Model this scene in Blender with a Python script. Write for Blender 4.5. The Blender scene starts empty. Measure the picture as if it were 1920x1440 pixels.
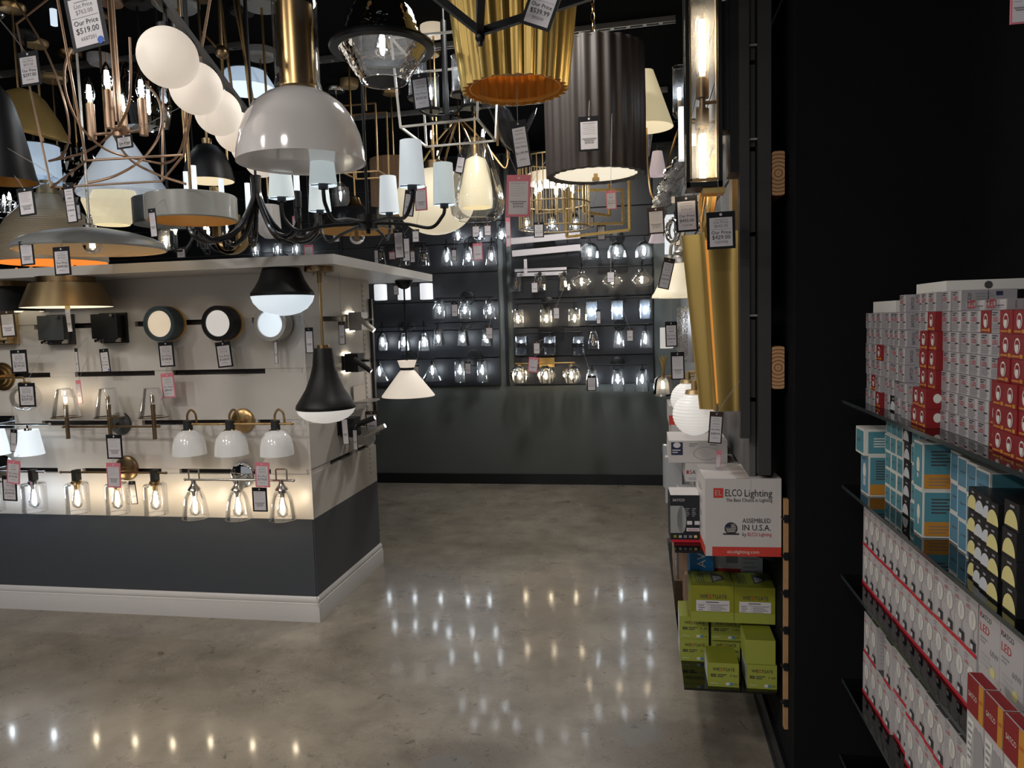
import bpy, math, random
from mathutils import Vector, Matrix
random.seed(7)
S = bpy.context.scene
COL = S.collection
PI = math.pi
# ------------------------------------------------------------------ camera
FPX, YAW, PITCH, ROLL, CAMZ = 1391.68, .1753, .0828, .0286, 1.6
_cy, _sy, _cp, _sp, _cr, _sr = (math.cos(YAW), math.sin(YAW), math.cos(PITCH), math.sin(PITCH), math.cos(ROLL), math.sin(ROLL))
def vdir(X, Y, d):
    xr = _cr*X + _sr*Y; u = -_sr*X + _cr*Y
    yr = _cp*d + _sp*u; z = -_sp*d + _cp*u
    return Vector((_cy*xr - _sy*yr, _sy*xr + _cy*yr, z))
cam = bpy.data.cameras.new('camera'); cam.sensor_width = 36; cam.lens = FPX/1920*36; cam.clip_start = .05
camo = bpy.data.objects.new('camera', cam); COL.objects.link(camo)
R, U, Fw = vdir(1, 0, 0), vdir(0, 1, 0), vdir(0, 0, 1)
camo.matrix_world = Matrix(((R.x, U.x, -Fw.x, 0), (R.y, U.y, -Fw.y, 0), (R.z, U.z, -Fw.z, CAMZ), (0, 0, 0, 1)))
S.camera = camo
# ------------------------------------------------------------------ world, added fill lights, exposure
w = bpy.data.worlds.new('world'); S.world = w; w.use_nodes = True
bg = w.node_tree.nodes['Background']; bg.inputs[0].default_value = (.95, .97, 1, 1); bg.inputs[1].default_value = .22
S.view_settings.view_transform = 'Standard'; S.view_settings.look = 'None'
S.view_settings.exposure = .42; S.view_settings.gamma = 1.0; S.view_settings.use_curve_mapping = False
S.cycles.max_bounces = 6; S.cycles.diffuse_bounces = 3; S.cycles.glossy_bounces = 3; S.cycles.transparent_max_bounces = 16; S.cycles.use_adaptive_sampling = True; S.cycles.adaptive_threshold = .05; S.cycles.time_limit = 1100; S.cycles.caustics_reflective = False; S.cycles.caustics_refractive = False
S.cycles.sample_clamp_indirect = 4; S.cycles.use_denoising = True
def lamp(name, loc, power, size, color=(1, .96, .9), rot=(0, 0, 0), spread=PI):
    l = bpy.data.lights.new(name, 'AREA'); l.energy = power; l.shape = 'DISK'; l.size = size; l.color = color; l.spread = spread
    o = bpy.data.objects.new(name, l); COL.objects.link(o); o.location = loc; o.rotation_euler = rot
    return o
# added fill lights standing in for unseen shop fixtures, around camera and above aisle
for x, y, pw in ((-2.6, .6, 24), (-1.2, .2, 17), (-.6, -1.2, 14), (-2.6, -1.4, 28), (-4.2, .6, 24), (-.55, 5.9, 26), (-.6, 3.2, 14)):
    lamp('ceiling_downlight', (x, y, 3.17), pw, .35)
# ------------------------------------------------------------------ materials
M = {}
def nt(name):
    m = bpy.data.materials.new(name); m.use_nodes = True; M[name] = m
    return m, m.node_tree.nodes, m.node_tree.links, m.node_tree.nodes['Principled BSDF']
def mat(name, c, rough=.5, metal=0, em=0, emc=None, vary=.06, scale=30, bump=0, coat=0, stretch=None, spec=None):
    m, N, L, p = nt(name)
    p.inputs['Roughness'].default_value = rough; p.inputs['Metallic'].default_value = metal
    tc = N.new('ShaderNodeTexCoord'); mp = N.new('ShaderNodeMapping'); L.new(tc.outputs['Object'], mp.inputs[0])
    if stretch: mp.inputs['Scale'].default_value = stretch
    nz = N.new('ShaderNodeTexNoise'); nz.inputs['Scale'].default_value = scale; nz.inputs['Detail'].default_value = 4; L.new(mp.outputs[0], nz.inputs[0])
    mr = N.new('ShaderNodeMapRange'); mr.inputs['To Min'].default_value = 1-vary; mr.inputs['To Max'].default_value = 1+vary; L.new(nz.outputs['Fac'], mr.inputs[0])
    mx = N.new('ShaderNodeVectorMath'); mx.operation = 'SCALE'; mx.inputs[0].default_value = c[:3]; L.new(mr.outputs[0], mx.inputs['Scale']); L.new(mx.outputs[0], p.inputs['Base Color'])
    if em:
        p.inputs['Emission Color'].default_value = (*(emc or c), 1); p.inputs['Emission Strength'].default_value = em
    if bump:
        b = N.new('ShaderNodeBump'); b.inputs['Strength'].default_value = bump; b.inputs['Distance'].default_value = .004; L.new(nz.outputs['Fac'], b.inputs['Height']); L.new(b.outputs[0], p.inputs['Normal'])
    if coat: p.inputs['Coat Weight'].default_value = coat; p.inputs['Coat Roughness'].default_value = .08
    if spec is not None: p.inputs['Specular IOR Level'].default_value = spec
    return m
def emit(name, c, s):
    m, N, L, p = nt(name); e = N.new('ShaderNodeEmission'); e.inputs[0].default_value = (*c, 1); e.inputs[1].default_value = s
    L.new(e.outputs[0], N['Material Output'].inputs[0]); return m
def glass(name, tint=(1, 1, 1), refl=1.0, bump=0, scale=60, rough=.02, haze=0, hazec=(1, 1, 1), ribs=0):
    # thin-walled clear glass: light passes straight through, the surface reflects by Fresnel
    m, N, L, p = nt(name); out = N['Material Output']; N.remove(p)
    tr = N.new('ShaderNodeBsdfTransparent'); tr.inputs[0].default_value = (*tint, 1)
    gl = N.new('ShaderNodeBsdfGlossy'); gl.inputs['Roughness'].default_value = rough
    fr = N.new('ShaderNodeFresnel'); fr.inputs[0].default_value = 1.5
    mul = N.new('ShaderNodeMath'); mul.operation = 'MULTIPLY_ADD'; mul.inputs[1].default_value = refl; mul.inputs[2].default_value = .02; mul.use_clamp = True; L.new(fr.outputs[0], mul.inputs[0])
    mix = N.new('ShaderNodeMixShader'); L.new(mul.outputs[0], mix.inputs[0])
    base = tr.outputs[0]
    if haze:
        df = N.new('ShaderNodeBsdfTranslucent'); df.inputs[0].default_value = (*hazec, 1)
        m2 = N.new('ShaderNodeMixShader'); m2.inputs[0].default_value = haze; L.new(tr.outputs[0], m2.inputs[1]); L.new(df.outputs[0], m2.inputs[2]); base = m2.outputs[0]
    L.new(base, mix.inputs[1]); L.new(gl.outputs[0], mix.inputs[2]); L.new(mix.outputs[0], out.inputs[0])
    if bump:
        tc = N.new('ShaderNodeTexCoord'); nz = N.new('ShaderNodeTexNoise'); nz.inputs['Scale'].default_value = scale; L.new(tc.outputs['Object'], nz.inputs[0])
        b = N.new('ShaderNodeBump'); b.inputs['Strength'].default_value = bump; b.inputs['Distance'].default_value = .01; L.new(nz.outputs['Fac'], b.inputs['Height'])
        L.new(b.outputs[0], gl.inputs['Normal']); L.new(b.outputs[0], fr.inputs['Normal'])
    return m
def floor_mat():
    m, N, L, p = nt('polished_concrete')
    tc = N.new('ShaderNodeTexCoord')
    def noise(s, d=6, r=.6, dist=0):
        n = N.new('ShaderNodeTexNoise'); n.inputs['Scale'].default_value = s; n.inputs['Detail'].default_value = d; n.inputs['Roughness'].default_value = r; n.inputs['Distortion'].default_value = dist; L.new(tc.outputs['Object'], n.inputs[0]); return n
    def ramp(src, stops):
        r = N.new('ShaderNodeValToRGB'); e = r.color_ramp.elements
        while len(e) < len(stops): e.new(.5)
        for k, (pos, c) in enumerate(stops): e[k].position = pos; e[k].color = (*c, 1)
        L.new(src, r.inputs[0]); return r
    def mixc(f, a, b, mode='MIX'):
        x = N.new('ShaderNodeMix'); x.data_type = 'RGBA'; x.blend_type = mode
        (L.new(f, x.inputs[0]) if hasattr(f, 'links') else setattr(x.inputs[0], 'default_value', f)); L.new(a, x.inputs[6]); L.new(b, x.inputs[7]); return x.outputs[2]
    big = ramp(noise(.9, 5, .6, .6).outputs['Fac'], [(.3, (.19, .162, .128)), (.5, (.265, .23, .185)), (.7, (.34, .3, .245))])
    mid = ramp(noise(5, 8, .7).outputs['Fac'], [(.35, (.62, .62, .62)), (.6, (1.05, 1.05, 1.05))])
    c = mixc(.8, big.outputs[0], mid.outputs[0], 'MULTIPLY')
    # exposed aggregate specks, only where the slab is worn
    v = N.new('ShaderNodeTexVoronoi'); v.inputs['Scale'].default_value = 95; L.new(tc.outputs['Object'], v.inputs[0])
    sp = ramp(v.outputs['Distance'], [(.12, (.16, .14, .12)), (.3, (1, 1, 1))])
    worn = ramp(noise(1.1, 3, .5, .3).outputs['Fac'], [(.52, (0, 0, 0)), (.62, (1, 1, 1))])
    # two bare patches where the surface has been ground off, with a smooth grey repair in each
    def spot(cx, cy, rx, ry, lo, hi, d=.5):
        mp = N.new('ShaderNodeMapping'); mp.vector_type = 'TEXTURE'; mp.inputs['Location'].default_value = (cx, cy, 0); mp.inputs['Scale'].default_value = (rx, ry, 1); L.new(tc.outputs['Object'], mp.inputs[0])
        nn = N.new('ShaderNodeTexNoise'); nn.inputs['Scale'].default_value = 9; L.new(tc.outputs['Object'], nn.inputs[0]); ln = N.new('ShaderNodeVectorMath'); ln.operation = 'LENGTH'; L.new(mp.outputs[0], ln.inputs[0])
        ad = N.new('ShaderNodeMath'); ad.operation = 'MULTIPLY_ADD'; ad.inputs[1].default_value = d; L.new(nn.outputs['Fac'], ad.inputs[0]); L.new(ln.outputs['Value'], ad.inputs[2]); return ramp(ad.outputs[0], [(lo, (1, 1, 1)), (hi, (0, 0, 0))]).outputs[0]
    c2 = mixc(.75, c, sp.outputs[0], 'MULTIPLY'); c = mixc(worn.outputs[0], c, c2)
    dark = N.new('ShaderNodeRGB'); dark.outputs[0].default_value = (.12, .1, .085, 1); grey = N.new('ShaderNodeRGB'); grey.outputs[0].default_value = (.17, .16, .145, 1)
    c3 = mixc(.55, mixc(.85, c, sp.outputs[0], 'MULTIPLY'), dark.outputs[0])
    for sx_, sy_, rx_, ry_ in ((.02, 2.72, .5, .3), (-.66, 2.52, .4, .22)):
        c = mixc(spot(sx_, sy_, rx_, ry_, .75, 1.0), c, c3)
    for sx_, sy_, rx_, ry_ in ((-.03, 2.78, .16, .15), (-.72, 2.5, .2, .11)):
        c = mixc(spot(sx_, sy_, rx_, ry_, .98, 1.03, .9), c, grey.outputs[0])
    # dark chips and scars
    n3 = noise(11, 3, .55, 1.2); chips = ramp(n3.outputs['Fac'], [(.665, (1, 1, 1)), (.7, (.4, .37, .33))])
    n4 = noise(60, 2, .5, .5); pits = ramp(n4.outputs['Fac'], [(.7, (1, 1, 1)), (.73, (.3, .27, .24))]); c = mixc(.7, c, pits.outputs[0], 'MULTIPLY')
    c = mixc(.8, c, chips.outputs[0], 'MULTIPLY')
    # hairline cracks
    v2 = N.new('ShaderNodeTexVoronoi'); v2.feature = 'DISTANCE_TO_EDGE'; v2.inputs['Scale'].default_value = 1.1
    add = N.new('ShaderNodeVectorMath'); nw = noise(3, 5, .7); L.new(nw.outputs['Color'], add.inputs[0]); L.new(tc.outputs['Object'], add.inputs[1]); L.new(add.outputs[0], v2.inputs[0])
    cr = ramp(v2.outputs['Distance'], [(.002, (.55, .52, .48)), (.006, (1, 1, 1))]); c = mixc(.7, c, cr.outputs[0], 'MULTIPLY')
    L.new(c, p.inputs['Base Color'])
    rr = N.new('ShaderNodeMapRange'); rr.inputs['To Min'].default_value = .2; rr.inputs['To Max'].default_value = .38; L.new(noise(4, 6, .7).outputs['Fac'], rr.inputs[0]); L.new(rr.outputs[0], p.inputs['Roughness'])
    b = N.new('ShaderNodeBump'); b.inputs['Strength'].default_value = .06; b.inputs['Distance'].default_value = .003; L.new(noise(22, 6, .7).outputs['Fac'], b.inputs['Height']); L.new(b.outputs[0], p.inputs['Normal'])
    p.inputs['Specular IOR Level'].default_value = .5; p.inputs['Coat Weight'].default_value = .36; p.inputs['Coat Roughness'].default_value = .085
    return m
floor_mat()
def wood_end(name):
    m, N, L, p = nt(name); tc = N.new('ShaderNodeTexCoord'); w_ = N.new('ShaderNodeTexWave'); w_.wave_type = 'RINGS'; w_.rings_direction = 'Y'; w_.inputs['Scale'].default_value = 27; w_.inputs['Distortion'].default_value = .6
    L.new(tc.outputs['Object'], w_.inputs[0]); r = N.new('ShaderNodeValToRGB'); r.color_ramp.elements[0].color = (.2, .085, .035, 1); r.color_ramp.elements[1].color = (.52, .29, .14, 1); r.color_ramp.elements[1].position = .5
    L.new(w_.outputs['Fac'], r.inputs[0]); L.new(r.outputs[0], p.inputs['Base Color']); p.inputs['Roughness'].default_value = .8
wood_end('wood_end')
mat('wall_black', (.007, .0075, .009), .85, bump=.05, scale=120, spec=.12)
mat('wall_green', (.1, .112, .108), .6, scale=3, vary=.12)
mat('panel_navy', (.015, .0165, .021), .42, scale=8)
mat('ceiling_black', (.006, .006, .007), .95, spec=.05)
mat('base_black', (.008, .009, .012), .35)
mat('slat_white', (.62, .585, .55), .33, scale=4, vary=.04)
mat('slab_white', (.6, .58, .56), .4, scale=6, vary=.03)
mat('slat_groove', (.012, .008, .008), .5)
mat('island_navy', (.062, .07, .085), .38, scale=5, vary=.05)
mat('trim_white', (.62, .6, .6), .35, vary=.02)
mat('plywood', (.45, .25, .11), .7, scale=40, vary=.2)
mat('frame_dark', (.035, .033, .034), .6)
mat('brass', (.5, .33, .15), .28, 1, vary=.05)
mat('brass_brushed', (.36, .26, .14), .36, .9, vary=.08, scale=40, stretch=(1, 1, .1))
mat('brass_dark', (.26, .18, .1), .34, 1, vary=.06)
mat('brass_soft', (.55, .4, .21), .42, .75, vary=.05)
mat('brass_rose', (.46, .3, .2), .4, .7, vary=.05)
mat('gold_leaf', (.66, .45, .16), .36, .65, vary=.12, scale=60, bump=.1)
mat('gold_soft', (.55, .38, .12), .4, .8, vary=.14, scale=14, stretch=(1, 1, .15))
mat('gold_paint', (.7, .34, .07), .4, .2, vary=.08)
mat('gold_warm', (.82, .5, .18), .5, .05, vary=.05)
mat('copper_glow', (.85, .36, .08), .5, .1, vary=.1, scale=12, stretch=(.2, .2, 3), em=.35, emc=(1, .42, .08))
mat('beige_in', (.72, .55, .36), .55, vary=.03)
mat('chrome', (.75, .76, .78), .07, 1, vary=.01)
mat('nickel', (.6, .57, .53), .2, 1, vary=.02)
mat('silver_brushed', (.5, .48, .45), .42, 1, vary=.08, scale=20)
mat('black_metal', (.006, .0065, .008), .45, vary=.05, spec=.35)
mat('black_gloss', (.012, .012, .014), .2, coat=.3)
mat('gunmetal', (.06, .065, .068), .5, .3)
mat('teal_paint', (.045, .075, .085), .55)
mat('pewter', (.42, .43, .43), .3, .35, vary=.04)
mat('grey_enamel', (.36, .36, .34), .3, .1, coat=.3)
def hammered():
    m, N, L, p = nt('hammered'); p.inputs['Base Color'].default_value = (.5, .42, .31, 1); p.inputs['Metallic'].default_value = .4; p.inputs['Roughness'].default_value = .32
    tc = N.new('ShaderNodeTexCoord'); sx = N.new('ShaderNodeSeparateXYZ'); L.new(tc.outputs['Object'], sx.inputs[0])
    at = N.new('ShaderNodeMath'); at.operation = 'ARCTAN2'; L.new(sx.outputs[0], at.inputs[0]); L.new(sx.outputs[1], at.inputs[1])
    cb = N.new('ShaderNodeCombineXYZ'); L.new(at.outputs[0], cb.inputs[0]); L.new(sx.outputs[2], cb.inputs[1])
    br = N.new('ShaderNodeTexBrick'); br.inputs['Scale'].default_value = 1; br.inputs['Brick Width'].default_value = .07; br.inputs['Row Height'].default_value = .012; br.inputs['Mortar Size'].default_value = .002; br.inputs['Mortar Smooth'].default_value = .8; L.new(cb.outputs[0], br.inputs[0])
    b = N.new('ShaderNodeBump'); b.inputs['Strength'].default_value = .5; b.inputs['Distance'].default_value = .004; b.invert = True; L.new(br.outputs['Fac'], b.inputs['Height']); L.new(b.outputs[0], p.inputs['Normal'])
hammered()
mat('brown_wood', (.032, .023, .02), .62, scale=12, vary=.25, stretch=(1, 1, .15))
mat('brown_under', (.03, .026, .026), .7)
mat('tan_fabric', (.25, .15, .085), .8, vary=.2, scale=30, stretch=(1, 1, .05))
mat('leather', (.018, .02, .02), .6)
mat('opal_off', (.62, .58, .57), .12, coat=.5, vary=.02, em=.04, emc=(.9, .85, .82))
mat('opal_white', (.78, .77, .76), .15, coat=.5, vary=.02, em=.08)
mat('opal_warm', (.8, .74, .66), .6, em=.36, emc=(1, .86, .72), vary=.02)
mat('opal_pearl', (.7, .68, .66), .35, em=.3, emc=(1, .96, .9), vary=.02)
mat('opal_cool', (.8, .85, .88), .25, em=.5, emc=(.78, .9, 1), vary=.02)
mat('opal_lit', (.85, .87, .9), .25, em=.5, emc=(.93, .96, 1), vary=.02)
mat('opal_yellow', (.75, .68, .5), .35, em=.36, emc=(1, .86, .55), vary=.03)
mat('opal_cream', (.8, .72, .55), .4, em=.36, emc=(1, .87, .62), vary=.03)
mat('opal_amber', (.75, .65, .5), .4, em=.32, emc=(1, .82, .6), vary=.03)
mat('shade_blue', (.62, .68, .74), .25, em=.14, emc=(.72, .83, 1), coat=.3, vary=.02)
mat('shade_sky', (.5, .6, .72), .4, em=.3, emc=(.6, .78, 1), vary=.02)
mat('fabric_lit', (.7, .75, .78), .9, em=.3, emc=(.82, .92, 1), vary=.06, scale=60, stretch=(1, 1, .04))
mat('fabric_mint', (.7, .75, .76), .9, em=.26, emc=(.8, .95, .98), vary=.06, scale=60, stretch=(1, 1, .04))
mat('fabric_cream', (.72, .63, .42), .9, em=.3, emc=(1, .84, .5), vary=.04, scale=60)
mat('fabric_pink', (.6, .48, .5), .9, em=.2, emc=(1, .85, .88), vary=.05)
mat('diffuser_glow', (.85, .78, .62), .5, em=.6, emc=(1, .9, .7), vary=.01)
mat('acrylic_lit', (.8, .85, .9), .3, em=.5, emc=(.86, .93, 1))
mat('sky_panel', (.7, .78, .85), .5, em=.6, emc=(.75, .88, 1))
emit('filament_low', (1, .82, .56), 14); emit('filament_cool', (.84, .93, 1), 52); emit('filament_warm', (1, .82, .56), 60); emit('filament_dim', (.92, .95, 1), 24)
emit('led_spot', (1, .9, .74), 14); emit('halo_strip', (1, .88, .66), 4)
mat('filament_off', (.3, .2, .1), .4, .6)
glass('glass_clear', haze=.06, refl=.7); glass('glass_rim', refl=5, haze=.25); glass('glass_seed', bump=.4, scale=90, refl=1.2, haze=.09); glass('glass_ribbed', refl=1.3, haze=.12); glass('glass_hammer', bump=.5, scale=26, refl=1.0, haze=.05)
glass('glass_crackle', tint=(.9, .95, 1), bump=.5, scale=60, refl=1.3, haze=.3, hazec=(.7, .82, 1)); glass('glass_smoke', tint=(.62, .58, .55), refl=1.3, bump=.25, scale=12)
glass('glass_bulb', refl=1.2); glass('glass_shelf', tint=(.62, .68, .68), refl=1.3); glass('crystal', tint=(.85, .83, .86), bump=.6, scale=120, refl=1.8, haze=.3)
# printing colours
for n_, c_, r_ in (('paper', (.66, .63, .66), .8), ('ink', (.03, .028, .035), .8), ('ink_grey', (.28, .27, .29), .8), ('ink_faint', (.42, .4, .42), .8), ('tag_black', (.014, .014, .018), .5), ('tag_pink', (.72, .22, .28), .7), ('tag_brown', (.05, .035, .03), .6), ('dot_blue', (.02, .1, .45), .6), ('thread', (.3, .29, .28), .8),
                   ('carton_white', (.62, .58, .57), .6), ('carton_red', (.6, .05, .035), .55), ('carton_kraft', (.3, .19, .12), .8), ('carton_green', (.27, .275, .018), .5), ('carton_lime', (.34, .375, .06), .5), ('carton_green_top', (.21, .225, .02), .5), ('carton_black', (.012, .013, .02), .45), ('tape', (.5, .46, .42), .35),
                   ('bulb_white', (.5, .47, .48), .45), ('bulb_silver', (.34, .32, .34), .35), ('bulb_red', (.24, .01, .014), .45), ('bulb_teal', (.08, .26, .32), .5), ('bulb_blue', (.1, .26, .38), .5), ('bulb_edge', (.72, .7, .66), .5), ('bulb_orange', (.55, .24, .03), .5), ('bulb_black', (.01, .01, .012), .4), ('bulb_yellow', (.72, .64, .28), .5), ('bulb_grey', (.6, .62, .66), .5), ('ink_red', (.5, .02, .03), .7), ('strip_red', (.6, .02, .04), .4), ('carton_blue', (.02, .2, .5), .5), ('dark_grey', (.06, .055, .06), .6), ('flag_navy', (.02, .025, .07), .7), ('plastic_pack', (.5, .51, .53), .2), ('pale_pack', (.55, .57, .6), .5)):
    mat(n_, c_, r_, vary=.03, spec=.15 if n_.startswith('tag') else None)
# ------------------------------------------------------------------ geometry helpers
def P(px, py, Y=None, X=None, Z=None):
    """world point of a picture position at a known distance Y (or on the plane X or Z)"""
    r = vdir((px-960)/FPX, (720-py)/FPX, 1)
    t = Y/r.y if Y is not None else X/r.x if X is not None else (Z-CAMZ)/r.z
    p = r*t; p.z += CAMZ
    return p
def mpp(px, py, Y):
    r = vdir((px-960)/FPX, (720-py)/FPX, 1)
    return Y/r.y/FPX
T = Matrix.Translation
def RZ(a): return Matrix.Rotation(a, 4, 'Z')
def RX(a): return Matrix.Rotation(a, 4, 'X')
def RY(a): return Matrix.Rotation(a, 4, 'Y')
_txt = {}
def text_mesh(s):
    if s not in _txt:
        c = bpy.data.curves.new('t', 'FONT'); c.body = s; c.size = 1; c.resolution_u = 2; c.align_x = 'CENTER'; c.align_y = 'CENTER'
        o = bpy.data.objects.new('t', c); me = o.to_mesh()
        _txt[s] = ([tuple(v.co) for v in me.vertices], [tuple(p.vertices) for p in me.polygons])
        o.to_mesh_clear(); bpy.data.objects.remove(o); bpy.data.curves.remove(c)
    return _txt[s]
class MB:
    def __init__(s): s.v = []; s.f = []; s.m = []; s.mats = []
    def mi(s, name):
        if name not in s.mats: s.mats.append(name)
        return s.mats.index(name)
    def add(s, vs, fs, m, mx=None):
        b = len(s.v); k = s.mi(m)
        s.v += [tuple(mx @ Vector(v)) for v in vs] if mx is not None else [tuple(v) for v in vs]
        s.f += [tuple(i+b for i in f) for f in fs]; s.m += [k]*len(fs)
        return s
    def box(s, x0, x1, y0, y1, z0, z1, m, mx=None):
        return s.add([(x0, y0, z0), (x1, y0, z0), (x1, y1, z0), (x0, y1, z0), (x0, y0, z1), (x1, y0, z1), (x1, y1, z1), (x0, y1, z1)],
                     [(0, 3, 2, 1), (4, 5, 6, 7), (0, 1, 5, 4), (1, 2, 6, 5), (2, 3, 7, 6), (3, 0, 4, 7)], m, mx)
    def lathe(s, prof, m, seg=28, mx=None, wob=None):
        n = len(prof); vs = []; fs = []
        for j in range(seg):
            a = 2*PI*j/seg
            for k, (r, z) in enumerate(prof):
                q = r*(wob(a, k/(n-1)) if wob else 1); vs.append((q*math.cos(a), q*math.sin(a), z))
        for j in range(seg):
            b, c = j*n, (j+1) % seg*n
            for k in range(n-1):
                if prof[k][0] < 1e-6 and prof[k+1][0] < 1e-6: continue
                if prof[k][0] < 1e-6: fs.append((b+k, c+k+1, b+k+1))
                elif prof[k+1][0] < 1e-6: fs.append((b+k, c+k, b+k+1))
                else: fs.append((b+k, c+k, c+k+1, b+k+1))
        return s.add(vs, fs, m, mx)
    def shell(s, prof, mo, mi_, t=.003, seg=32, mx=None, wob=None):
        """a shade: outer skin, inner skin of its own colour and the lip between"""
        inn = [(max(r-t, 0), z-(t if r < .02 else 0)) for r, z in prof]
        s.lathe(prof, mo, seg, mx, wob); s.lathe(inn, mi_, seg, mx, wob); s.lathe([prof[-1], inn[-1]], mo, seg, mx, wob)
        return s
    def sph(s, r, m, mx=None, seg=24, rings=14, sz=1):
        return s.lathe([(r*math.sin(PI*k/rings), r*sz*math.cos(PI*k/rings)) for k in range(rings+1)], m, seg, mx)
    def cyl(s, r, z0, z1, m, seg=20, mx=None, r2=None):
        r2 = r if r2 is None else r2
        return s.lathe([(0, z0), (r, z0), (r2, z1), (0, z1)], m, seg, mx)
    def tube(s, pts, r, m, seg=8, closed=False, mx=None, flat=None):
        pts = [Vector(p) for p in pts]; n = len(pts); vs = []; fs = []; up = None
        for i, p in enumerate(pts):
            a = pts[i-1] if (i > 0 or closed) else p; b = pts[(i+1) % n] if (i < n-1 or closed) else p
            t = (b-a).normalized() if (b-a).length > 1e-9 else Vector((0, 0, 1))
            if up is None: up = Vector((0, 0, 1)) if abs(t.z) < .9 else Vector((0, 1, 0))
            x = t.cross(up); x = x.normalized() if x.length > 1e-6 else Vector((1, 0, 0)); y = x.cross(t).normalized(); up = y
            rx, ry = (flat if flat else (r, r))
            for k in range(seg):
                an = 2*PI*(k+.5)/seg; vs.append(p + x*(rx*math.cos(an)) + y*(ry*math.sin(an)))
        for i in range(n if closed else n-1):
            b, c = i*seg, (i+1) % n*seg
            for k in range(seg): fs.append((b+k, b+(k+1) % seg, c+(k+1) % seg, c+k))
        if not closed: fs += [tuple(range(seg-1, -1, -1)), tuple((n-1)*seg+k for k in range(seg))]
        return s.add(vs, fs, m, mx)
    def bar(s, a, b, w, m, h=None, mx=None):
        """square bar from a to b"""
        q = 1/math.sqrt(2)/.5; h = h or w
        return s.tube([a, b], 0, m, 4, False, mx, (w*.7071, h*.7071))
    def ring(s, R, r, m, mx=None, seg=40, ts=8, flat=None):
        return s.tube([(R*math.cos(2*PI*k/seg), R*math.sin(2*PI*k/seg), 0) for k in range(seg)], r, m, ts, True, mx, flat)
    def rect(s, x0, z0, x1, z1, m, y=0, mx=None): return s.add([(x0, y, z0), (x1, y, z0), (x1, y, z1), (x0, y, z1)], [(0, 1, 2, 3)], m, mx)
    def disc(s, cx, cz, r, m, y=0, mx=None, n=20, sx=1): return s.add([(cx+r*sx*math.cos(2*PI*k/n), y, cz+r*math.sin(2*PI*k/n)) for k in range(n)], [tuple(range(n))], m, mx)
    def txt(s, t, cx, cz, size, m, y=0, mx=None, sx=1):
        v, f = text_mesh(t); return s.add([(cx+a*size*sx, y, cz+b*size) for a, b, _ in v], f, m, mx)
    def fit(s, t, x0, x1, cz, size, m, y=0, mx=None):
        v, f = text_mesh(t); a0 = min(a for a, _, _ in v); a1 = max(a for a, _, _ in v); k = (x1-x0)/(a1-a0)
        return s.add([(x0+(a-a0)*k, y, cz+b*size) for a, b, _ in v], f, m, mx)
    def mesh(s, name, ang=38):
        me = bpy.data.meshes.new(name); me.from_pydata(s.v, [], s.f); me.update()
        for k in s.mats: me.materials.append(M[k])
        me.polygons.foreach_set('material_index', s.m); me.polygons.foreach_set('use_smooth', [True]*len(s.f))
        me.set_sharp_from_angle(angle=math.radians(ang)); return me
    def obj(s, name, parent=None, loc=(0, 0, 0), rot=(0, 0, 0)): return put(name, s.mesh(name), parent, loc, rot)
def put(name, me, parent=None, loc=(0, 0, 0), rot=(0, 0, 0)):
    o = bpy.data.objects.new(name, me); COL.objects.link(o); o.location = loc; o.rotation_euler = rot
    if parent: o.parent = parent
    return o
def tag(o, label, cat, group=None):
    o['label'] = label; o['category'] = cat
    if group: o['group'] = group
    return o
def thing(name, label, cat, loc=(0, 0, 0), rz=0, group=None):
    o = bpy.data.objects.new(name, None); COL.objects.link(o); o.empty_display_size = .05; o.location = loc; o.rotation_euler = (0, 0, rz)
    return tag(o, label, cat, group)
def struct(o): o['kind'] = 'structure'; return o
CEIL = 3.2
def arc(c, r, a0, a1, n=10, ax='xz'):
    out = []
    for k in range(n+1):
        a = a0+(a1-a0)*k/n; u, v = r*math.cos(a), r*math.sin(a)
        out.append((c[0]+u, c[1], c[2]+v) if ax == 'xz' else (c[0], c[1]+u, c[2]+v) if ax == 'yz' else (c[0]+u, c[1]+v, c[2]))
    return out
def smoothpath(pts, n=6):
    pts = [Vector(p) for p in pts]; out = []
    for i in range(len(pts)-1):
        a, b, c, d = pts[max(i-1, 0)], pts[i], pts[i+1], pts[min(i+2, len(pts)-1)]
        for k in range(n):
            t = k/n; out.append(.5*((2*b)+(c-a)*t+(2*a-5*b+4*c-d)*t*t+(3*b-a-3*c+d)*t**3))
    return out+[pts[-1]]
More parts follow.
